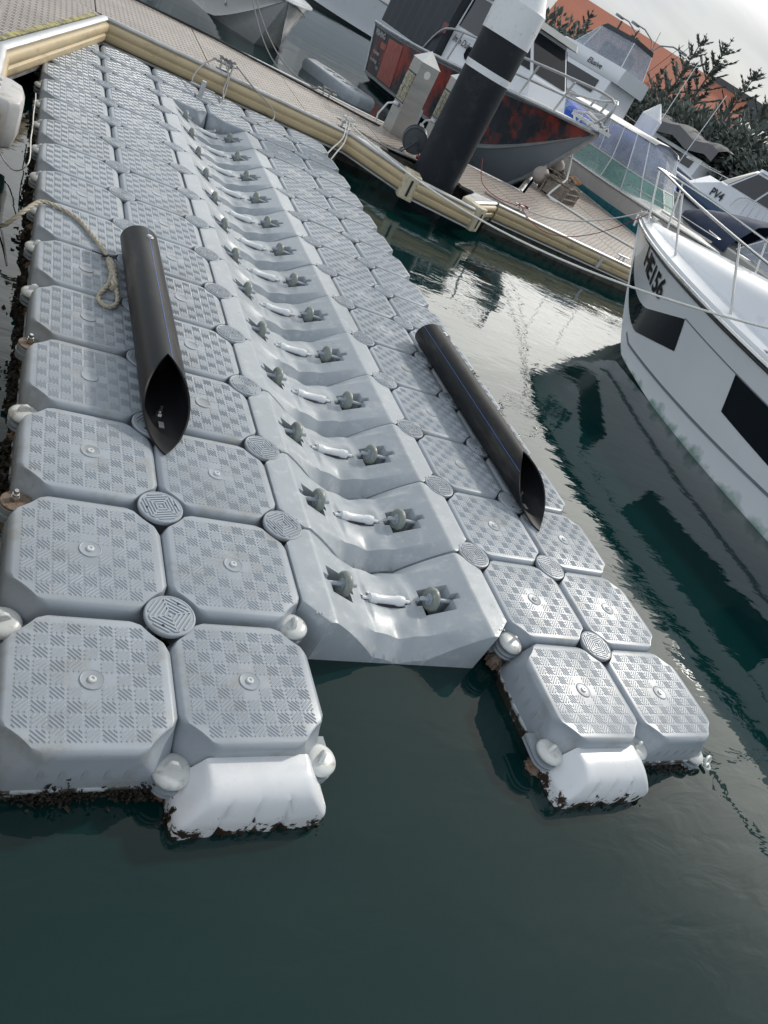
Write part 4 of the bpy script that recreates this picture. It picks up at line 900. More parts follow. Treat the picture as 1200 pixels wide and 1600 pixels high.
# ------------------------------------------------------------------ boats
BZ = -0.32                      # datum of the hulls, just under the water surface
class Hull:
    """local axes: x forward, y to port, z above the water"""
    def __init__(s, L, B, bow, stern, keel=-.35, xs=.72, rake=1.5, full=2.3, tip=0.0, transom=.92, chine=.28, flare=.10, cw=.84):
        s.__dict__.update(locals())
    def bg(s, u):
        if u > .42:
            t = min(1.0, (u - .42) / .58); return s.B / 2 * ((1 - t ** s.full) ** (1 / 1.15)) + s.tip * 0
        return s.B / 2 * (s.transom + (1 - s.transom) * math.sin(u / .42 * math.pi / 2))
    def zg(s, u): return s.stern + (s.bow - s.stern) * max(0, u) ** 1.6
    def zk(s, u):
        if u <= s.xs: return s.keel
        t = min(1.0, (u - s.xs) / (1 - s.xs)); return s.keel + (s.zg(1) - s.keel) * t ** s.rake
    def pt(s, u, t, side=1, off=0.0):
        """t: -1 keel, 0 chine, 1 gunwale"""
        u = max(0, min(1, u)); zg, zk, b = s.zg(u), s.zk(u), s.bg(u)
        zc = zk + (zg - zk) * (s.chine + .10 * u ** 3); bc = b * (s.cw - .42 * u ** 4)
        if t < 0: y, z = bc * (1 + t), zk + (zc - zk) * (1 + t) ** 1.1
        else:
            y = bc + (b - bc) * (t + s.flare * 2 * (t * t - t) * (.6 + u)); z = zc + (zg - zc) * t
        return Vector((u * s.L, side * (y + off), z))
    def shell(s, n=34, ts=(-1, -.66, -.33, -.001, .0, .1, .25, .4, .55, .7, .85, 1.0)):
        b = MB(); us = [1 - (1 - i / n) ** 1.25 for i in range(n + 1)]
        for side in (1, -1):
            b.loft([[s.pt(u, t, side, .018 if t == 0 else 0) for t in ts] for u in us], 0, False, False)
        b.loft([[s.pt(0, t, 1) for t in ts], [s.pt(0, t, -1) for t in ts]], 0, False, False)
        return b
    def strip(s, t0, t1, off=.006, u0=0, u1=1, n=40, th=0.0, rows=1, sides=(1, -1)):
        b = MB()
        for side in sides:
            b.loft([[s.pt(u0 + (u1 - u0) * i / n, t0 + (t1 - t0) * k / rows, side, off) for k in range(rows + 1)] for i in range(n + 1)], 0, False, False)
        return b
    def rub(s, t=1.0, r=.028, dz=0, off=.012, n=44, u1=1):
        b = MB()
        P = [s.pt(u1 * i / n, t, 1, off) + Vector((0, 0, dz)) for i in range(n + 1)] + [s.pt(u1 * (1 - i / n), t, -1, off) + Vector((0, 0, dz)) for i in range(1, n + 1)]
        return b.tube(P, r, 6)
    def deck(s, u0=.0, u1=1, inset=.10, camber=.10, lip=.03, n=30):
        b = MB(); rings = []
        for i in range(n + 1):
            u = u0 + (u1 - u0) * i / n; w_ = s.bg(u); zg = s.zg(u); q = max(0, w_ - inset)
            rings.append([Vector((u * s.L, y, z)) for y, z in ((-w_, zg), (-w_ * .985, zg + lip), (-q, zg + lip), (-q * .5, zg + lip + camber * .75 * min(1, q)), (0, zg + lip + camber * min(1, q)), (q * .5, zg + lip + camber * .75 * min(1, q)), (q, zg + lip), (w_ * .985, zg + lip), (w_, zg))])
        return b.loft(rings, 0, False, False)
def decal_quad(h, q, side, off=.005, nu=16, nt_=6):
    """q = four (u, t) corners; patch that follows the hull"""
    b = MB(); rows = []
    for i in range(nu + 1):
        a = i / nu; r_ = []
        for j in range(nt_ + 1):
            c = j / nt_
            u = (q[0][0] * (1 - a) + q[1][0] * a) * (1 - c) + (q[3][0] * (1 - a) + q[2][0] * a) * c
            t = (q[0][1] * (1 - a) + q[1][1] * a) * (1 - c) + (q[3][1] * (1 - a) + q[2][1] * a) * c
            r_.append(h.pt(u, t, side, off))
        rows.append(r_)
    return b.loft(rows, 0, False, False)
def hull_text(h, txt, u, t, size, side, par, m, name='registration', flip=1, slope=0, offs=.008, aspect=1.0, shear=0):
    me = text_mesh(txt, size, shear=shear, bold=.006 * size / .2)
    for v in me.vertices:
        uu = u + flip * v.co.x * aspect / h.L; zz = t + v.co.y / max(.2, (h.zg(uu) - h.pt(uu, 0, 1).z)) + slope * v.co.x
        v.co = h.pt(uu, zz, side, offs)
    me.materials.append(m); return put(name, me, par)
def rail(pts, posts, r=.0125, m=None, par=None, name='bow_rail'):
    b = MB(); b.tube(resample(pts, .12), r, 8)
    o = b.build(name, m or M_steel, par)
    for a, c in posts:
        q = MB(); q.tube([a, c], r * .95, 8); q.build('rail_post', m or M_steel, o)
    return o
def quad_panel(par, name, m, pts, th=.012):
    """flat four sided pane with thickness; pts in order"""
    P = [Vector(p) for p in pts]; n = (P[1] - P[0]).cross(P[2] - P[0]).normalized() * th
    b = MB(); b.loft([[p - n / 2 for p in P], [p + n / 2 for p in P]]); return b.build(name, m, par, smooth=0)
def frame_bars(par, name, m, segs, r=.016):
    for s_ in segs:
        b = MB(); b.tube([Vector(p) for p in s_], r, 6); b.build(name, m, par)

# --- white boat HE156, right
he = empty('cabin_cruiser', (6.98, -1.0, BZ), R(90), label='large white boat marked HE156 with dark hull windows, at the right edge', cat='motor boat')
hh = Hull(8.0, 2.75, 1.34, 1.12, keel=-.45, xs=.775, rake=1.25, full=2.1, chine=.30, flare=.16, cw=.80)
hh.shell(40).build('hull', M_hehull, he, smooth=32)
hh.deck(0, 1, .13, .10, .045).build('foredeck', M_gel, he, smooth=40)
hh.rub(1.0, .022, -.005, .010).build('rub_rail', M_steel, he); hh.rub(.965, .016, 0, .004).build('rub_strip', M_text, he)
decal_quad(hh, [(.25, .36), (.80, .11), (.80, .135), (.25, .385)], 1, .008, 24, 2).build('spray_rail', M_hgrey, he, smooth=40)
decal_quad(hh, [(.66, .50), (.905, .03), (.935, .16), (.67, .775)], 1, nu=26).build('hull_window', M_win, he, smooth=60)
decal_quad(hh, [(.28, .43), (.53, .475), (.54, .775), (.28, .775)], 1).build('hull_window', M_win, he, smooth=60)
decal_quad(hh, [(.66, .50), (.905, .03), (.935, .16), (.67, .775)], -1, nu=26).build('hull_window', M_win, he, smooth=60)
hh.strip(.775, .786, .005, .2, .67, sides=(1,)).build('hull_crease', M_hgrey, he, smooth=40)
hull_text(hh, 'HE156', .856, .70, .28, 1, he, M_text, flip=-1, offs=.014, aspect=1.12)
b = MB(); rings = []
for u, k_, hz in ((.965, .35, .0), (.94, .52, .05), (.88, .62, .11), (.80, .68, .18), (.70, .71, .27), (.60, .72, .37), (.50, .73, .46), (.3, .73, .52), (.02, .73, .53)):
    w_ = hh.bg(u) * k_; z0 = hh.zg(u) + .03
    rings.append([Vector((u * hh.L, y, z)) for y, z in ((-w_, z0 - .03), (-w_, z0 + .01), (-w_ * .86, z0 + hz * .62 + .01), (-w_ * .70, z0 + hz * .90 + .03), (0, z0 + hz * 1.05 + .10 * w_), (w_ * .70, z0 + hz * .90 + .03), (w_ * .86, z0 + hz * .62 + .01), (w_, z0 + .01), (w_, z0 - .03))])
b.loft(rings, 0, False, False); b.build('cabin_top', M_gel, he, smooth=40)
def cab_side(u, f):
    w_ = hh.bg(u) * .727; hz = .27 + max(0, (.7 - u)) * .95
    return Vector((u * hh.L, w_ * (1.004 - .14 * f) + .004, hh.zg(u) + .045 + hz * .62 * f))
b = MB(); b.loft([[cab_side(u, .25) + Vector((0, .006, 0)), cab_side(u, .85) + Vector((0, .006, 0))] for u in (.40, .44, .48, .52, .55)], 0, False, False); b.build('side_window', M_win, he, smooth=60)
def gp(u, dz=0, inn=.07, side=1): return Vector((u * hh.L, side * max(0, hh.bg(u) - inn), hh.zg(u) + .04 + dz))
FR = Vector((.36, 0, 0))
rp = [p + FR for p in (gp(.02, .52), gp(.2, .53), gp(.4, .55), gp(.6, .56), gp(.75, .57), gp(.86, .58), gp(.93, .57), gp(.955, .56, .05), gp(.955, .56, .05, -1), gp(.93, .57, .07, -1), gp(.86, .58, .07, -1), gp(.6, .56, .07, -1), gp(.3, .54, .07, -1))]
rail(rp, [(gp(u, 0, .20 if u < .9 else .1), gp(u, .55) + FR) for u in (.2, .42, .62, .80, .95)] + [(gp(u, 0, .15, -1), gp(u, .55, .07, -1) + FR) for u in (.42, .62, .80, .95)], .0135, M_steel, he)
b = MB(); b.box((hh.L - .35, -.07, hh.zg(.97) + .04), (hh.L + .02, .07, hh.zg(.97) + .09)); b.lathe([(.05, 0), (.05, .03), (.0001, .03)], 16, 0, T(hh.L - .25, 0, hh.zg(.97) + .09)); b.tube([(hh.L - .1, 0, hh.zg(1) + .10), (hh.L + .08, 0, hh.zg(1) + .04), (hh.L + .02, 0, hh.zg(1) - .12)], .018, 8); b.build('anchor_roller', M_steel, he)
b = MB(); b.lathe([(.09, 0), (.09, .012), (.0001, .015)], 20, 0, T(6.2, .0, hh.zg(.8) + .38)); b.build('deck_fitting', M_steel, he)
b = MB(); b.tube([gp(.52, .0, .12) - Vector((.12, 0, 0)), gp(.52, .05, .12), gp(.52, .0, .12) + Vector((.12, 0, 0))], .012, 8); b.build('side_cleat', M_steel, he)

# --- teal striped boat behind the finger
ar = empty('bowrider_boat', (12.95, 17.6, BZ), R(-90), label='white boat with teal stripe and clear cockpit covers beside the finger', cat='motor boat')
ha = Hull(6.6, 2.25, 1.06, .92, keel=-.35, xs=.74, rake=1.4, full=2.4, chine=.25, cw=.86)
ha.shell(28).build('hull', M_hgrey, ar, smooth=35); ha.deck(0, 1, .10, .12, .03).build('deck', M_gel2, ar, smooth=40)
ha.strip(.40, .66, .008).build('teal_stripe', M_teal, ar, smooth=60); ha.strip(.66, .99, .007).build('white_topside', M_gel2, ar, smooth=60)
ha.strip(.385, .41, .012).build('pale_pinstripe', M_white, ar, smooth=60); ha.rub(1.0, .02, 0, .01).build('rub_rail', M_steel, ar)
hull_text(ha, 'AR668', .66, .14, .20, -1, ar, M_text, flip=1, aspect=1.2)
zt_ = ha.zg(.5)
WS = [(4.55, 0, .02), (4.25, -.62, .02), (3.75, -.88, .02), (2.9, -.95, .0), (1.4, -.97, -.02)]
WT = [(4.0, 0, .46), (3.78, -.55, .46), (3.4, -.78, .46), (2.8, -.86, .46), (1.4, -.90, .44)]
RF = [(3.3, 0, 1.20), (3.2, -.50, 1.17), (2.95, -.72, 1.15), (2.5, -.80, 1.14), (1.0, -.82, 1.12)]
def tr(p, side=1): return Vector((p[0], p[1] * side, zt_ + p[2]))
for sd in (1, -1):
    for k in range(4):
        quad_panel(ar, 'windscreen_pane', M_gglass, [tr(WS[k], sd), tr(WS[k + 1], sd), tr(WT[k + 1], sd), tr(WT[k], sd)])
        quad_panel(ar, 'clear_curtain', M_clear, [tr(WT[k], sd), tr(WT[k + 1], sd), tr(RF[k + 1], sd), tr(RF[k], sd)])
    frame_bars(ar, 'windscreen_frame', M_alu, [[tr(WS[k], sd), tr(WT[k], sd)] for k in range(5)] + [[tr(p, sd) for p in WT], [tr(p, sd) for p in WS]], .017)
    frame_bars(ar, 'canopy_bow', M_white, [[tr(WT[k], sd), tr(RF[k], sd)] for k in (1, 2, 3, 4)] + [[tr((2.2, -.88, .46), sd), tr((1.9, -.81, 1.12), sd)]], .014)
b = MB(); b.loft([[Vector((x, y, zt_ + z)) for y, z in ((-w_, h_), (-w_ * .8, h_ + .07), (0, h_ + .12), (w_ * .8, h_ + .07), (w_, h_))] for x, w_, h_ in ((3.35, .40, 1.15), (3.2, .60, 1.15), (2.9, .76, 1.14), (2.4, .84, 1.13), (.9, .86, 1.12), (.1, .86, 1.10))], 0, False, False); b.build('canopy_top', M_gel2, ar, smooth=50)
b = MB(); b.box((.5, -.8, zt_ - .1), (1.2, .8, zt_ + .45)); b.box((2.3, -.7, zt_ - .1), (2.9, -.2, zt_ + .5)); b.build('cockpit_seats', M_tarp, ar)
rail([Vector((3.9, -.98, zt_ + .05)), Vector((4.0, -.98, zt_ + .22)), Vector((5.2, -.78, zt_ + .30)), Vector((6.2, -.2, zt_ + .32)), Vector((6.2, .2, zt_ + .32)), Vector((5.2, .78, zt_ + .30))], [], .011, M_steel, ar)
b = MB(); b.tube([(4.9, -.5, zt_ + .15), (6.3, -.08, zt_ + .2)], .02, 6); b.build('boat_hook', M_steel, ar)

# --- dark printed boat
rd = empty('fishing_charter_boat', (7.75, 18.1, BZ), R(-82), label='dark boat with red printed sides, grey underside and steel bow rail', cat='fishing boat')
hr = Hull(7.0, 2.5, 1.78, 1.25, keel=-.30, xs=.66, rake=1.5, full=2.5, chine=.34, flare=.14, cw=.80)
hr.shell(30).build('hull', M_hgrey, rd, smooth=35); hr.deck(.42, 1, .12, .10, .04).build('foredeck', M_gel2, rd, smooth=40)
hr.strip(.03, .93, .010, 0, .985, rows=6).build('printed_side', M_print, rd, smooth=60)
hr.rub(1.0, .035, 0, .015).build('gunwale', M_alu, rd); hr.strip(-.02, .06, .02, .0, .97).build('chine_rail', M_alu, rd, smooth=40)
hr.strip(-1, -.10, .004, 0, .55).build('lower_hull', M_anti, rd, smooth=40)
decal_quad(hr, [(.10, .08), (.215, .08), (.235, .88), (.13, .88)], -1, .018).build('figure_print', M_printb, rd, smooth=60)
decal_quad(hr, [(.075, .62), (.115, .62), (.12, .74), (.075, .74)], -1, .018).build('sign_panel', M_printb, rd, smooth=60)
for tt, uu, sz, tx in ((.80, .022, .15, 'FISHING'), (.46, .03, .11, 'charters'), (.30, .02, .11, 'bookings'), (.20, .075, .09, '7/24')): hull_text(hr, tx, uu, tt, sz, -1, rd, M_wtext, name='side_lettering', flip=1, offs=.022)
b = MB(); b.tube([hr.pt(0.0, t, -1, .02) for t in (0, .25, .5, .75, 1)], .02, 6); b.tube([hr.pt(0.0, t, 1, .02) for t in (0, .25, .5, .75, 1)], .02, 6); b.build('transom_edge', M_white, rd)
zb = hr.zg(.3)
cnp = [(.25, -1.05), (2.7, -1.05)]
b = MB(); rr_ = random.Random(4)
for i in range(13):
    pass
rings = []
for i in range(25):
    x = .2 + 2.6 * i / 24; fold = .022 * math.sin(i * 2.1) + rr_.uniform(-.008, .008); lean = .0
    rings.append([Vector((x, y * (1 + fold), zb + z)) for y, z in ((-1.16, .02), (-1.14, .5), (-1.08, 1.1), (-.98, 1.62), (-.6, 1.74), (0, 1.78), (.6, 1.74), (.98, 1.62), (1.08, 1.1), (1.16, .02))])
b.loft(rings, 0, True, True); b.build('cockpit_canopy', M_dcanvas, rd, smooth=50)
# cabin
def cab(par, lower, upper, z0, z1, m, name='cabin', mi=0):
    b = MB(); b.loft([[Vector((x, y, z0)) for x, y in lower], [Vector((x, y, z1)) for x, y in upper]]); return b.build(name, m, par, smooth=0)
lo_ = [(2.85, -1.0), (4.75, -.92), (5.55, -.55), (5.55, .55), (4.75, .92), (2.85, 1.0)]; mi_ = [(2.85, -.98), (4.6, -.88), (5.15, -.5), (5.15, .5), (4.6, .88), (2.85, .98)]; up2 = [(2.85, -.88), (4.1, -.80), (4.45, -.5), (4.45, .5), (4.1, .80), (2.85, .88)]
zc_ = hr.zg(.6)
cab(rd, lo_, mi_, zc_ - .05, zc_ + .52, M_gel, 'cabin_trunk'); cab(rd, mi_, up2, zc_ + .52, zc_ + 1.22, M_gel, 'wheelhouse')
cab(rd, [(x + (.25 if x > 4 else -.1), y * 1.12) for x, y in up2], [(x + (.2 if x > 4 else -.1), y * 1.08) for x, y in up2], zc_ + 1.23, zc_ + 1.34, M_gel2, 'wheelhouse_roof')
def lerp2(a, b_, t): return (a[0] + (b_[0] - a[0]) * t, a[1] + (b_[1] - a[1]) * t)
for k in (0, 1, 2, 3, 4):
    A, B_, C_, D_ = mi_[k], mi_[k + 1], up2[k + 1], up2[k]
    def Q(s_, t, off=.015):
        p0 = lerp2(A, B_, s_); p1 = lerp2(D_, C_, s_); p = lerp2(p0, p1, t); c = Vector((3.9, 0)); d = Vector((p[0] - 3.9, p[1])); nn = Vector((B_[1] - A[1], -(B_[0] - A[0]))).normalized()
        return Vector((p[0] + nn.x * off, p[1] + nn.y * off, zc_ + .52 + .70 * t))
    quad_panel(rd, 'cabin_window', M_win, [Q(.05, .08), Q(.95, .08), Q(.95, .92), Q(.05, .92)], .008)
b = MB(); b.loft([[Vector((x, -1.0 + .1 * (x - 2.85) / 2 * .85 - off, z)) for x, z in ((3.55, zc_ + .20), (3.62, zc_ + .14), (4.22, zc_ + .14), (4.28, zc_ + .20), (4.28, zc_ + .30), (4.22, zc_ + .36), (3.62, zc_ + .36), (3.55, zc_ + .30))] for off in (.0, .02)]); b.build('side_port', M_win, rd)
me = text_mesh('Iron Duke', .17, shear=.25, bold=.003); me.materials.append(M_text); put('boat_name', me, rd, (2.98, -1.013, zc_ + .30), (R(90), 0, R(3)))
quad_panel(rd, 'emblem', mat('red_emblem', (0.16, 0.05, 0.05), 0.5, var=.5, vscale=30), [(2.72, -1.19, zc_ + .32), (2.92, -1.19, zc_ + .32), (2.92, -1.19, zc_ + .50), (2.72, -1.19, zc_ + .50)], .005)
def gr_(u, dz=0, side=-1): return Vector((u * hr.L, side * max(0.03, hr.bg(u) - .06), hr.zg(u) + .03 + dz))
for sd in (-1, 1):
    rail([gr_(.34, 0, sd), gr_(.38, .35, sd), gr_(.44, .52, sd), gr_(.6, .55, sd), gr_(.75, .56, sd), gr_(.88, .57, sd), gr_(.965, .57, sd), gr_(1.0, .50, sd), gr_(.995, .25, sd), gr_(.97, .02, sd)],
         [(gr_(u, 0, sd) + Vector((-.12, 0, 0)), gr_(u, .54, sd)) for u in (.50, .66, .80, .90)] + [(gr_(.72, .28, sd), gr_(.97, .30, sd))], .022, M_alu, rd)
b = MB(); b.box((hr.L - .75, -.13, hr.zg(1) + .05), (hr.L + .15, .13, hr.zg(1) + .11)); b.tube([(hr.L - .5, .0, hr.zg(1) + .2), (hr.L + .1, 0, hr.zg(1) + .14)], .035, 8); b.tube([(hr.L + .1, -.12, hr.zg(1) + .05), (hr.L + .12, 0, hr.zg(1) + .16), (hr.L + .1, .12, hr.zg(1) + .05)], .03, 8); b.build('anchor', M_steel, rd)
b = MB(); b.tube([hr.pt(u, -1) + Vector((.01, 0, 0)) for u in (.72, .78, .84, .90, .95, .985, 1)], .045, 8); b.build('stem_guard', M_alu, rd)
b = MB(); b.box((2.9, -1.08, -.1), (3.15, -1.0, .42)); b.build('fender_board', M_white, rd)
b = MB(); b.lathe([(.10, 0), (.11, .12), (.10, .24), (.001, .30)], 16, 0, T(3.3, 0, zc_ + 1.34)); b.tube([(4.1, -.5, zc_ + 1.34), (3.9, -.5, zc_ + 1.6)], .03); b.build('roof_light', M_white, rd)
for k, (x, y, hgt, ln) in enumerate(((3.0, -.6, 2.6, .7), (3.2, .5, 3.0, .9), (3.6, -.7, 1.7, .3))):
    q = MB(); q.tube([(x, y, zc_ + 1.3), (x - ln, y, zc_ + 1.3 + hgt)], .011, 5); q.build('whip_antenna', M_white, rd)
# --- white boat at top left
tl = empty('runabout_boat', (3.05, 20.2, BZ), R(-86), label='white boat with shaded grey hull, cut by the top edge', cat='motor boat')
ht = Hull(6.6, 2.7, 1.05, .9, keel=-.35, xs=.74, rake=1.3, full=2.2, chine=.3, flare=.12, cw=.8)
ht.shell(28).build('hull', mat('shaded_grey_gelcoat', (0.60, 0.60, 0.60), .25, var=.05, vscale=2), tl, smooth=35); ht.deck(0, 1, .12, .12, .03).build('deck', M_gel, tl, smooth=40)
ht.strip(.80, .98, .010).build('white_band', M_gel, tl, smooth=60); ht.rub(.80, .02, 0, .012).build('rub_rail', M_hdark, tl); ht.rub(1.0, .02, 0, .012).build('gunwale_rail', M_gel, tl)
cab(tl, [(1.5, -.9), (4.2, -.8), (5.0, -.3), (5.0, .3), (4.2, .8), (1.5, .9)], [(1.5, -.8), (3.6, -.7), (4.1, -.3), (4.1, .3), (3.6, .7), (1.5, .8)], ht.zg(.5), ht.zg(.5) + .5, M_gel, 'cabin')
b = MB(); b.lathe([(.035, 0), (.035, .004), (.02, .01), (.0001, .01)], 12, 0); o = b.build('hull_fitting', M_steel, tl); o.location = ht.pt(.80, .25, -1, .01); o.rotation_euler = (R(90), 0, 0)

# --- simple far boats: each a thing with its own hull, cabin, windows, canopy
def far_boat(name, label, base, rz, L, B, bow, stern, hullm, parts, cat='motor boat', stripe=None):
    f = empty(name, base, rz, label=label, cat=cat); h = Hull(L, B, bow, stern, keel=-.3, xs=.75, rake=1.4, full=2.4)
    h.shell(22).build('hull', hullm, f, smooth=40); h.deck(0, 1, .12, .12, .03).build('deck', M_gel2, f, smooth=40); h.rub(1, .03, 0, .015, 24).build('rub_rail', stripe or M_alu, f)
    parts(f, h); return f
def wpos(u, v, dist):
    p = far(u, v, dist); return (p.x, p.y, BZ)
# flybridge cruiser
def fly(f, h):
    z = h.zg(.4)
    cab(f, [(.6, -1.5), (6.2, -1.35), (7.6, -.6), (7.6, .6), (6.2, 1.35), (.6, 1.5)], [(.6, -1.35), (5.2, -1.25), (6.0, -.6), (6.0, .6), (5.2, 1.25), (.6, 1.35)], z, z + 1.15, M_gel, 'saloon')
    for sd in (-1, 1):
        quad_panel(f, 'saloon_window', M_win, [(1.2, sd * 1.49, z + .35), (5.0, sd * 1.42, z + .35), (4.9, sd * 1.33, z + .95), (1.2, sd * 1.40, z + .95)], .02)
    quad_panel(f, 'windscreen', M_win, [(7.3, -.5, z + .2), (7.3, .5, z + .2), (6.2, .5, z + 1.0), (6.2, -.5, z + 1.0)], .02)
    b = MB(); b.loft([[Vector((x, y, z + zz)) for x, y in ((.2, -1.35 * k_), (4.2 - q, -1.3 * k_), (5.6 - 1.6 * q, -.8 * k_), (5.6 - 1.6 * q, .8 * k_), (4.2 - q, 1.3 * k_), (.2, 1.35 * k_))] for zz, k_, q in ((1.16, 1, 0), (1.3, 1.04, 0), (1.75, 1.0, .45), (1.85, .95, .6))]); b.build('flybridge', M_gel, f, smooth=30)
    b = MB()
    P0 = [(.6, -1.2, 1.86), (3.2, -1.15, 1.86), (4.1, -.7, 1.86), (4.1, .7, 1.86), (3.2, 1.15, 1.86), (.6, 1.2, 1.86)]; P1 = [(.8, -1.0, 2.95), (2.9, -.95, 2.95), (3.2, -.6, 2.95), (3.2, .6, 2.95), (2.9, .95, 2.95), (.8, 1.0, 2.95)]
    for k in range(6):
        j = (k + 1) % 6; quad_panel(f, 'clear_curtain', M_clear, [Vector(P0[k]) + Vector((0, 0, z)), Vector(P0[j]) + Vector((0, 0, z)), Vector(P1[j]) + Vector((0, 0, z)), Vector(P1[k]) + Vector((0, 0, z))])
    frame_bars(f, 'canopy_frame', M_white, [[Vector(P0[k]) + Vector((0, 0, z)), Vector(P1[k]) + Vector((0, 0, z))] for k in range(6)], .025)
    cab(f, [(p[0] * 1.03 - .05, p[1] * 1.05) for p in P1], [(p[0] * .96, p[1] * .9) for p in P1], z + 2.94, z + 3.12, M_dcanvas, 'canopy_top')
    cab(f, [(1.3, -.7), (2.6, -.7), (2.6, .7), (1.3, .7)], [(1.3, -.7), (2.5, -.7), (2.5, .7), (1.3, .7)], z + 1.86, z + 2.5, M_dcanvas, 'helm_seats')
    me = text_mesh('Elusive', .34, shear=.3, bold=.004); me.materials.append(M_text); put('boat_name', me, f, (2.4, 1.40, z + 1.36), (R(90), 0, R(180)))
    for x, ln in ((.4, .9), (.9, 1.1), (1.0, -.3)): 
        q = MB(); q.tube([(x, -1.2, z + 1.9), (x - ln, -1.3, z + 4.0)], .012, 5); q.build('fishing_rod', M_hdark, f)
F = far(950, 108, 44); FA = R(112)
far_boat('flybridge_cruiser', 'white flybridge cruiser with clear upper curtains, against the trees', (F.x - 2 * math.cos(FA), F.y - 2 * math.sin(FA), BZ), FA, 9.5, 3.2, 2.5, 2.1, M_gel, fly)
# rigid inflatable with cabin
def rib(f, h):
    b = MB(); n_ = 26
    P = [h.pt(i / n_, .9, -1, .10) for i in range(n_ + 1)] + [h.pt(1 - i / n_, .9, 1, .10) for i in range(1, n_ + 1)]
    b.tube(P, .24, 12); b.build('navy_tube', M_navyp, f, smooth=60)
    b = MB(); P2 = [p + Vector((0, .02 * (1 if p.y > 0 else -1), .23)) for p in P]; b.tube(P2, .06, 6); b.build('pale_tube_top', M_hub, f)
    z = h.zg(.5)
    cab(f, [(.8, -1.0), (4.4, -1.0), (6.2, -.3), (6.2, .3), (4.4, 1.0), (.8, 1.0)], [(.9, -.95), (4.1, -.95), (5.2, -.3), (5.2, .3), (4.1, .95), (.9, .95)], z, z + .75, M_gel, 'cabin_trunk')
    lo = [(1.0, -.95), (3.8, -.95), (4.4, -.6), (4.4, .6), (3.8, .95), (1.0, .95)]; hi = [(1.0, -.85), (3.0, -.85), (3.3, -.6), (3.3, .6), (3.0, .85), (1.0, .85)]
    cab(f, lo, hi, z + .75, z + 1.65, M_gel, 'wheelhouse')
    for k in range(5):
        A, B_ = lo[k], lo[k + 1]; C_, D_ = hi[k + 1], hi[k]; nn = Vector((B_[1] - A[1], -(B_[0] - A[0]), 0)).normalized() * .02
        def q(s_, t): p = lerp2(lerp2(A, B_, s_), lerp2(D_, C_, s_), t); return Vector((p[0], p[1], z + .75 + .9 * t)) + nn
        for a0, a1 in (((.04, .48), (.52, .96)) if k in (0, 4) else ((.05, .95),)): quad_panel(f, 'cabin_window', M_win, [q(a0, .08), q(a1, .08), q(a1, .9), q(a0, .9)], .01)
    cab(f, [(p[0] - .1, p[1] * 1.1) for p in hi], [(p[0] - .1, p[1] * 1.05) for p in hi], z + 1.66, z + 1.76, M_gel, 'cabin_roof')
    b = MB(); b.tube(resample([(1.6, -.3, z + 1.76), (1.7, -.3, z + 2.2), (2.2, -.3, z + 2.35), (3.1, -.3, z + 2.6)], .1), .05, 8); b.lathe([(.2, 0), (.22, .1), (.12, .2), (.001, .2)], 16, 0, T(1.5, -.3, z + 1.77)); b.box((2.5, .1, z + 1.77), (2.9, .5, z + 1.95)); b.build('radar_mast', M_white, f)
    for x, y in ((.9, -.7), (2.0, -.8), (3.4, -.4)):
        q2 = MB(); q2.tube([(x, y, z + 1.7), (x - .5, y, z + 3.6)], .009, 5); q2.build('whip_antenna', M_white, f)
    me = text_mesh('PV4', .40, bold=.008); me.materials.append(M_text); put('hull_number', me, f, (4.2, 1.02, z + .22), (R(90), 0, R(180)))
    rail([Vector((.6, 1.15, z + .3)), Vector((.6, 1.15, z + .75)), Vector((2.6, 1.15, z + .75)), Vector((3.0, 1.15, z + .3))], [(Vector((x, 1.15, z + .2)), Vector((x, 1.15, z + .75))) for x in (.9, 1.2, 1.5, 1.8, 2.1, 2.4)], .014, M_steel, f)
    rail([Vector((4.2, -.95, z + .7)), Vector((4.4, -.9, z + 1.0)), Vector((6.4, -.4, z + .9)), Vector((6.9, 0, z + .85)), Vector((6.4, .4, z + .9)), Vector((4.4, .9, z + 1.0))], [(Vector((5.4, -.65, z + .5)), Vector((5.4, -.65, z + .95)))], .014, M_steel, f)
far_boat('patrol_boat', 'white patrol boat marked PV4 with navy tube and dark cabin windows', (far(1030, 243, 36).x - 8.2 * math.cos(R(99)), far(1030, 243, 36).y - 8.2 * math.sin(R(99)), BZ), R(99), 8.2, 2.6, 1.75, 1.35, M_gel, rib, 'patrol boat')
# blue tarp boat
def bt(f, h):
    z = h.zg(.4); b = MB(); rings = []; rr = random.Random(2)
    for i in range(15):
        t = i / 14; x = .3 + 4.6 * t; w_ = 1.25 * math.sin(.35 + 2.5 * t) ** .5; hz = .95 * math.sin(.5 + 2.1 * t)
        rings.append([Vector((x + rr.uniform(-.05, .05), w_ * math.cos(a) + rr.uniform(-.04, .04), z + max(0, hz * math.sin(a)) + rr.uniform(-.04, .04))) for a in [math.pi * k / 10 for k in range(11)]])
    b.loft(rings, 0, False, False); b.build('blue_cover', M_btarp, f, smooth=40)
    q = MB(); q.tube([(4.6, .3, z + .3), (4.7, .3, z + 2.6)], .010, 5); q.build('whip_antenna', M_white, f)
    q = MB(); q.tube([(4.2, -.6, z + .3), (4.4, -.7, z + 2.9)], .010, 5); q.build('whip_antenna', M_white, f)
far_boat('covered_boat', 'boat under a bright blue tarpaulin behind the clear curtains', (*wpos(1022, 235, 26)[:2], BZ), R(-100), 6.0, 2.4, 1.5, 1.1, M_gel2, bt).location = (far(1040, 215, 24).x, far(1040, 215, 24).y + 3.0, BZ)
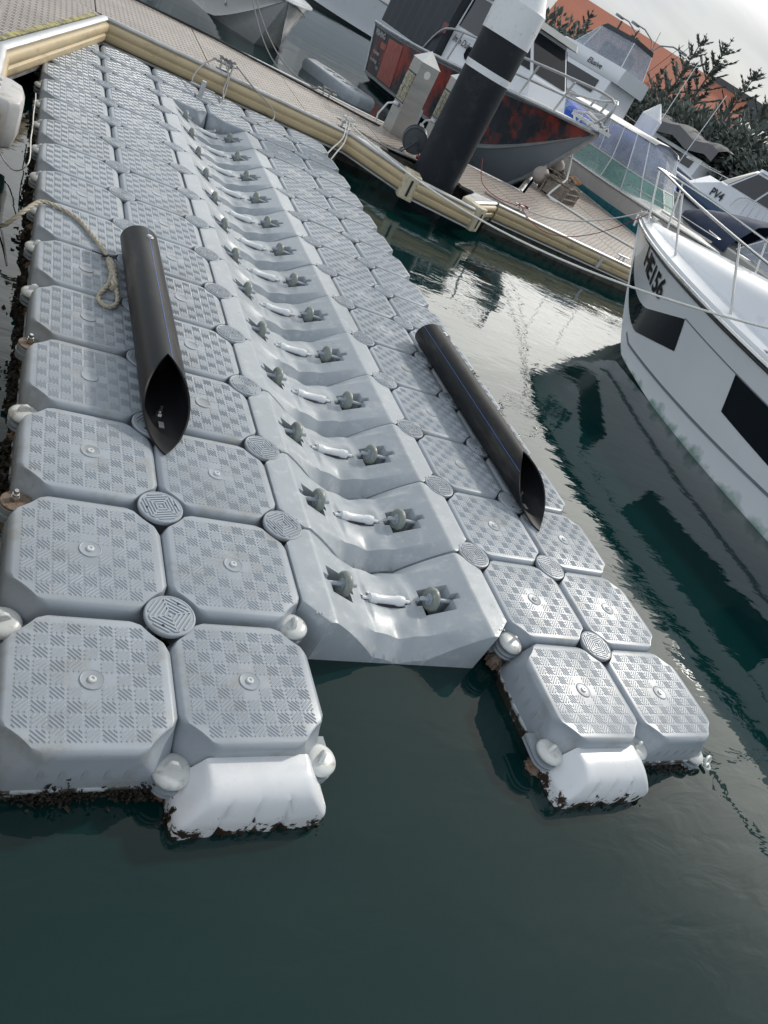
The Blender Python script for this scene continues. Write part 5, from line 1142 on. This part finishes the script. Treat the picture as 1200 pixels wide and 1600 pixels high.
# grey bimini boat
def gb(f, h):
    z = h.zg(.4); b = MB(); rings = []
    for i in range(9):
        x = .2 + 4.4 * i / 8; hz = 1.7 + .12 * math.sin(i * 1.6)
        rings.append([Vector((x, y, z + hz - q)) for y, q in ((-1.35, .75), (-1.25, .25), (-.7, .05), (0, 0), (.7, .05), (1.25, .25), (1.35, .75))])
    b.loft(rings, 0, False, False); b.build('grey_cover', M_tarp, f, smooth=50)
    cab(f, [(.8, -1.1), (4.6, -1.0), (5.4, -.4), (5.4, .4), (4.6, 1.0), (.8, 1.1)], [(.8, -1.0), (4.2, -.9), (4.7, -.4), (4.7, .4), (4.2, .9), (.8, 1.0)], z, z + .8, M_gel, 'cabin')
    for sd in (-1, 1): quad_panel(f, 'cabin_window', M_win, [(1.2, sd * 1.09, z + .25), (4.0, sd * 1.02, z + .25), (3.9, sd * .97, z + .65), (1.2, sd * 1.03, z + .65)], .02)
    rail([h.pt(.6, 1, -1) + Vector((0, 0, .5)), h.pt(.8, 1, -1) + Vector((0, 0, .55)), h.pt(1, 1, -1) + Vector((0, 0, .55))], [(h.pt(u, 1, -1), h.pt(u, 1, -1) + Vector((0, 0, .53))) for u in (.62, .78, .92)], .018, M_steel, f)
far_boat('covered_boat', 'white boat beneath a sagging grey tarpaulin canopy, behind the patrol boat', (far(1082, 232, 44).x - 2.4 * math.cos(R(104)), far(1082, 232, 44).y - 2.4 * math.sin(R(104)), BZ), R(104), 9.0, 3.0, 2.1, 1.7, M_gel, gb)
# navy canvas boat, right edge, nearer
nv_ = empty('covered_boat', (16.2, 8.2, BZ), R(93), label='boat with navy canvas cover and clear tent panels behind the white bow rail', cat='motor boat')
hn = Hull(7.4, 2.6, 1.15, 1.1, keel=-.3)
hn.shell(24).build('hull', M_gel2, nv_, smooth=35); hn.deck(0, 1, .1, .1, .03).build('deck', M_gel2, nv_, smooth=40)
b = MB(); rings = []
for i in range(13):
    t = i / 12; u = .60 + .39 * t; w_ = hn.bg(u) + .03; z = hn.zg(u); hz = .90 * max(0, 1 - t) ** .7 + .08
    rings.append([Vector((u * hn.L, y, zz)) for y, zz in ((-w_, z - .12), (-w_, z + .05), (-w_ * .6, z + hz * .7), (0, z + hz), (w_ * .6, z + hz * .7), (w_, z + .05), (w_, z - .12))])
b.loft(rings, 0, False, False); b.build('navy_cover', M_navy, nv_, smooth=50)
zn = hn.zg(.3)
n0 = [(1.2, -1.1, .05), (4.3, -1.1, .1), (4.6, 0, .7), (4.3, 1.1, .1), (1.2, 1.1, .05)]; n1 = [(1.4, -.85, 1.15), (3.3, -.85, 1.2), (3.5, 0, 1.28), (3.3, .85, 1.2), (1.4, .85, 1.15)]
for k in range(4): quad_panel(nv_, 'clear_curtain', M_clear, [Vector(n0[k]) + Vector((0, 0, zn)), Vector(n0[k + 1]) + Vector((0, 0, zn)), Vector(n1[k + 1]) + Vector((0, 0, zn)), Vector(n1[k]) + Vector((0, 0, zn))])
frame_bars(nv_, 'canopy_frame', M_white, [[Vector(n0[k]) + Vector((0, 0, zn)), Vector(n1[k]) + Vector((0, 0, zn))] for k in range(5)] + [[Vector((2.6, 1.1, zn + .05)), Vector((2.4, .87, zn + 1.18))], [Vector((4.0, 1.06, zn + .12)), Vector((2.4, .87, zn + 1.18))]], .018)
b = MB(); b.loft([[Vector((x, y, zn + z)) for x, y in ((1.2, -.92), (3.35, -.92), (3.6, 0), (3.35, .92), (1.2, .92))] for z in (1.17, 1.27)]); b.build('navy_canopy_top', M_navy, nv_, smooth=0)

# dark trawler beyond the water at top centre, and other distant things
def tw(f, h):
    z = h.zg(.4)
    cab(f, [(1, -1.2), (5, -1.2), (5.6, -.6), (5.6, .6), (5, 1.2), (1, 1.2)], [(1, -1.1), (4.8, -1.1), (5.2, -.6), (5.2, .6), (4.8, 1.1), (1, 1.1)], z, z + 1.8, M_gel2, 'cabin')
    for sd in (-1, 1): quad_panel(f, 'cabin_window', M_win, [(1.4, sd * 1.2, z + .9), (4.6, sd * 1.2, z + .9), (4.5, sd * 1.14, z + 1.5), (1.4, sd * 1.14, z + 1.5)], .02)
    for x in (1.5, 3.5): 
        q = MB(); q.tube([(x, 0, z), (x - .6, 0, z + 5)], .03, 5); q.build('outrigger', M_white, f)
for u, v, ds, rz, L_, hm, lb in ((560, -60, 36, 176, 8.5, M_hdark, 'dark hulled boat across the water at the top centre'), (655, -10, 33, 172, 8, M_gel, 'white boat behind the charcoal canopy at the top'), (820, 60, 36, 168, 8.5, M_gel, 'white boat mostly hidden behind the pile cap')):
    p = far(u, v, ds); far_boat('motor_cruiser', lb, (p.x + 2, p.y + 1.5, BZ), R(rz), L_, 2.9, 1.7, 1.3, hm, tw)
def bb_(f, h):
    z = h.zg(.4); b = MB(); b.loft([[Vector((.5 + 3.4 * t, y, z + zz * (1 - .4 * t))) for y, zz in ((-1, 0), (-.7, .55), (0, .75), (.7, .55), (1, 0))] for t in (0, .3, .6, 1)], 0, False, False); b.build('blue_cover', M_btarp, f, smooth=50)
p = far(868, 112, 27); far_boat('small_boat', 'small boat with blue cover between wheelhouse and flybridge cruiser', (p.x, p.y, BZ), R(-70), 5.0, 2.0, 1.5, 1.2, M_gel, bb_)
p2 = far(1015, 190, 24.5)
wp = empty('mooring_pile', (p2.x, p2.y, BZ), label='distant dark pile with white conical cap in front of the blue tarpaulin', cat='mooring pile')
b = MB(); b.lathe([(.30, -.5), (.30, 2.3)], 32); b.build('pile_sleeve', mat('brown_pile', (.07, .035, .03), .5), wp)
b = MB(); b.lathe([(.31, 2.2), (.31, 2.62), (.02, 3.0), (.001, 3.0)], 32); b.build('pile_cap', M_white, wp, smooth=25)

# ------------------------------------------------------------------ shore: building, trees, lamps
b = MB(); b.box((-60, 50, WZ - 1), (220, 140, .85)); 
shore = MB(); P_ = [at(1240, 395, 0)]
Z0 = WZ + 1.0
def ground_poly():
    b = MB(); pts = [(-80, 62), (20, 58), (60, 40), (110, 14), (170, -20), (260, 60), (120, 220), (-80, 220)]
    poly_prism(b, pts, WZ - 1.5, Z0); return b
ground_poly().build('shore_ground', M_land, smooth=0, kind='structure')
# long building with a terracotta roof
A = far(888, -20, 84); B_ = far(1158, 172, 84)      # ridge direction seen in the photograph
rdv = Vector((B_.x - A.x, B_.y - A.y, 0)); Lr = rdv.length; ang = math.atan2(rdv.y, rdv.x)
bd = empty('waterfront_building', (A.x, A.y, Z0), ang, label='long waterfront building with a terracotta roof above the trees', cat='building')
RH = A.z - Z0; EH = RH - 3.3; dpt = 6.0
b = MB(); b.loft([[Vector((x, y, z)) for y, z in ((-dpt, EH), (0, RH), (dpt, EH), (dpt, EH - .25), (0, RH - .25), (-dpt, EH - .25))] for x in (0, Lr)]); rfo = b.build('roof', M_roofr, bd, smooth=0)
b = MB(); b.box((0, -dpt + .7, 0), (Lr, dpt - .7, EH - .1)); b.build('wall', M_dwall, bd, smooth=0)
b = MB(); b.tube([(0, -dpt - .02, EH - .15), (Lr, -dpt - .02, EH - .15)], .12, 6); b.build('gutter', M_wall, bd)
k = 0; x = 3
while x < Lr - 6:
    b = MB(); b.box((x, -dpt + .66, 1.2), (x + 2.6, -dpt + .69, EH - .9)); w_o = b.build('window', M_win, bd, smooth=0)
    b = MB(); b.box((x + 1.25, -dpt + .62, 1.2), (x + 1.35, -dpt + .655, EH - .9)); b.box((x - .05, -dpt + .6, EH - .9), (x + 2.65, -dpt + .7, EH - .8)); b.build('frame', M_wall, w_o, smooth=0); x += 5.2
b = MB(); b.loft([[Vector((x, y, z)) for y, z in ((-.3, RH - 1.3), (.3, RH - 1.3), (.3, RH + .35), (-.3, RH + .35))] for x in (16, 24)]); b.build('ridge_vent', M_dwall, bd, smooth=0)
w2 = far(995, 150, 70)
sb = empty('low_building', (w2.x, w2.y, Z0), ang, label='small beige building under the trees below the red roof', cat='building')
b = MB(); b.box((-3, -3, 0), (3, 3, 3.0)); b.build('wall', M_wall, sb, smooth=0); b = MB(); b.loft([[(-3.4, -3.4, 3.0), (3.4, -3.4, 3.0), (3.4, 3.4, 3.0), (-3.4, 3.4, 3.0)], [(-1, -1, 4.2), (1, -1, 4.2), (1, 1, 4.2), (-1, 1, 4.2)]]); b.build('roof', M_roofr, sb, smooth=0)
b = MB(); b.box((-2.2, -3.03, .9), (-.4, -3.005, 2.2)); b.build('window', M_win, sb, smooth=0)

def blade(b, p, d, L_, w_, up=None):
    d = d.normalized(); s_ = d.cross(Vector((0, 0, 1)) if abs(d.z) < .95 else Vector((1, 0, 0))).normalized(); n = s_.cross(d)
    b.add([p - s_ * w_ * .4, p + s_ * w_ * .4, p + d * L_ * .45 + s_ * w_, p + d * L_, p + d * L_ * .45 - s_ * w_, p + d * L_ * .4 + n * w_ * .7], [(0, 1, 5), (1, 2, 5), (2, 3, 5), (3, 4, 5), (4, 0, 5), (0, 4, 3, 2, 1)])
def norfolk(base, H_, label, seed, group, wide=1.0, first=.25):
    rr = random.Random(seed); t = empty('norfolk_pine', base, rr.uniform(0, 6), label=label, cat='tree', group=group)
    b = MB(); b.tube([(0, 0, -.3), (rr.uniform(-.05, .05), 0, H_ * .5), (0, 0, H_)], [.016 * H_, .009 * H_, .02], 8); b.build('trunk', M_bark, t)
    c = MB(); z = H_ * first
    while z < H_ * .93:
        f = z / H_; Lb = (.30 * H_ * (1 - f) ** .85 + .03 * H_) * wide; n = 5; a0 = rr.uniform(0, 6)
        for k in range(n):
            a = a0 + 2 * math.pi * k / n + rr.uniform(-.22, .22); el = R(16 + 22 * f); Ls = Lb * rr.uniform(.7, 1.15)
            d0 = Vector((math.cos(a) * math.cos(el), math.sin(a) * math.cos(el), math.sin(el)))
            at_ = lambda s_: Vector((0, 0, z)) + d0 * Ls * s_ + Vector((0, 0, Ls * .12 * s_ * s_))
            c.tube([at_(s_) for s_ in (0, .35, .7, 1)], [.05, .035, .025, .012], 4, 0)
            m = max(3, int(Ls / (H_ * .028)))
            for q in range(m):
                s_ = .30 + .70 * q / (m - 1); p = at_(s_); sz = H_ * .052 * (1.15 - .45 * f)
                for w in range(6):
                    side = Vector((-math.sin(a), math.cos(a), 0)) * (w - 2.5) * .5
                    dd = d0 * .8 + side + Vector((0, 0, .25 + rr.uniform(-.25, .35)))
                    blade(c, p, dd, sz * rr.uniform(.7, 1.3), H_ * .0080)
        z += H_ * .105 * rr.uniform(.9, 1.15) * (1.15 - .45 * f)
    for k in range(9): blade(c, Vector((0, 0, H_ * .965)), Vector((math.cos(k * .7) * 1.2, math.sin(k * .7) * 1.2, .9)), H_ * .03, H_ * .005)
    c.build('crown', M_leaf, t, smooth=0); return t
def shrub_tree(base, H_, W_, label, seed, group, m=None):
    rr = random.Random(seed); t = empty('dense_tree', base, 0, label=label, cat='tree', group=group)
    b = MB(); b.tube([(0, 0, -.3), (.1, 0, H_ * .3), (0, 0, H_ * .7)], [.03 * H_, .022 * H_, .01 * H_], 8)
    for k in range(5): b.tube([(0, 0, H_ * .3), (W_ * .3 * math.cos(k * 1.3), W_ * .3 * math.sin(k * 1.3), H_ * .65)], [.014 * H_, .005 * H_], 5)
    b.build('trunk', M_bark, t); c = MB()
    cl = [(Vector((rr.uniform(-1, 1) * W_ * .38, rr.uniform(-1, 1) * W_ * .38, H_ * rr.uniform(.28, .86))), W_ * rr.uniform(.10, .22)) for _ in range(26)]
    for ctr, rad in cl:
        for _ in range(70):
            v = Vector((rr.gauss(0, 1), rr.gauss(0, 1), rr.gauss(0, 1))).normalized(); p = ctr + v * rad * rr.uniform(.55, 1.05); p.z = max(.3, p.z)
            blade(c, p, v + Vector((rr.uniform(-.5, .5), rr.uniform(-.5, .5), rr.uniform(0, .6))), rr.uniform(.25, .5), rr.uniform(.08, .15))
    c.build('crown', m or M_leaf2, t, smooth=0); return t
G1_ = 'norfolk pines along the waterfront'; G2_ = 'dense trees along the waterfront'
def tree_at(utop, vtop, dist): 
    p = far(utop, vtop, dist); return Vector((p.x, p.y, Z0)), p.z - Z0
for i, (u, v, ds, lb) in enumerate(((1105, 52, 58, 'tall norfolk pine with open spiky crown, left of the central pair'), (1147, 58, 61, 'tallest norfolk pine on the right of the central pair'), (1190, 105, 56, 'norfolk pine at the right edge above the bimini'),
        (1230, 130, 52, 'norfolk pine just past the right frame edge'), (928, 14, 66, 'norfolk pine behind the pile cap beside the roof end'), (1042, 102, 70, 'short norfolk pine tip showing over the roof'), (1000, 45, 78, 'slim pine tip rising beyond the roof ridge'))):
    bp, H_ = tree_at(u, v, ds)
    norfolk(bp, H_, lb, 20 + i, G1_, wide=(1.0 if i < 4 else (.9 if i == 4 else .6)), first=.3)
for i, (u, v, ds, W_, lb) in enumerate(((905, 66, 50, 6.0, 'dark tree left of the flybridge canopy'), (1035, 190, 52, 6.5, 'dark tree right of the flybridge canopy'), (1075, 212, 50, 6.5, 'dark tree above the blue tarpaulin'), (1118, 235, 48, 6.5, 'dark tree above the grey tarpaulin'),
        (1165, 248, 46, 7, 'dark tree behind the patrol boat mast'), (1205, 262, 46, 7, 'dark tree cut by the right frame edge'), (1000, 150, 56, 5.5, 'dark tree behind the cruiser rods'), (1250, 260, 44, 8, 'dark tree beyond the right edge'), (1070, 165, 62, 6, 'dark tree between the two tall pines'), (860, 30, 56, 7, 'dark tree behind the pile cap'), (1165, 215, 58, 6, 'dark tree below the right pine'))):
    bp, H_ = tree_at(u, v, ds); shrub_tree(bp, max(3.0, H_), W_, lb, 60 + i, G2_)
# far wooded rise
rr = random.Random(11); c = MB()
for i in range(7000):
    t = rr.random(); x = -60 + 250 * t; y = 150 - 40 * t + rr.uniform(-6, 6); z = Z0 + rr.uniform(0, 5.5) * (1 + .3 * math.sin(t * 25))
    blade(c, Vector((x, y, z)), Vector((rr.uniform(-1, 1), rr.uniform(-1, 1), rr.uniform(0, 1))), rr.uniform(1.2, 2.2), rr.uniform(.4, .8))
c.build('distant_treeline', M_leaf2, None, smooth=0, kind='stuff')
# street lamps
for i, (u, v, ds) in enumerate(((1030, 60, 58), (1004, 47, 60))):
    p = far(u, v, ds); hgt = p.z - Z0; lp = empty('street_lamp', (p.x, p.y, Z0), 0, label=('double armed street lamp behind the flybridge cruiser', 'single armed street lamp left of the double armed one')[i], cat='street lamp')
    b = MB(); b.tube([(0, 0, 0), (0, 0, hgt - .8)], .07, 6)
    for sd in ((1, -1) if i == 0 else (-1,)): b.tube([(0, 0, hgt - .8), (sd * .25, -sd * .2, hgt - .3), (sd * .8, -sd * .7, hgt), (sd * 1.4, -sd * 1.2, hgt)], .045, 6)
    b.build('pole', M_gal, lp)
    for sd in ((1, -1) if i == 0 else (-1,)):
        b = MB(); b.box((sd * 1.3 - .3, -sd * 1.2 - .12, hgt - .08), (sd * 1.3 + .3, -sd * 1.2 + .12, hgt + .05)); b.build('lamp_head', M_gal, lp, smooth=0)
for i, (u, v, ds) in enumerate(((972, 33, 50), (996, 50, 50))):
    p = far(u, v, ds); b = MB(); b.tube([(0, 0, 0), (0, 0, p.z - Z0)], .06, 6); o = b.build('mast_pole', M_bark, None, label=('thin dark pole against the roof, left one', 'thin dark pole against the roof, right one')[i], cat='pole'); o.location = (p.x, p.y, Z0)
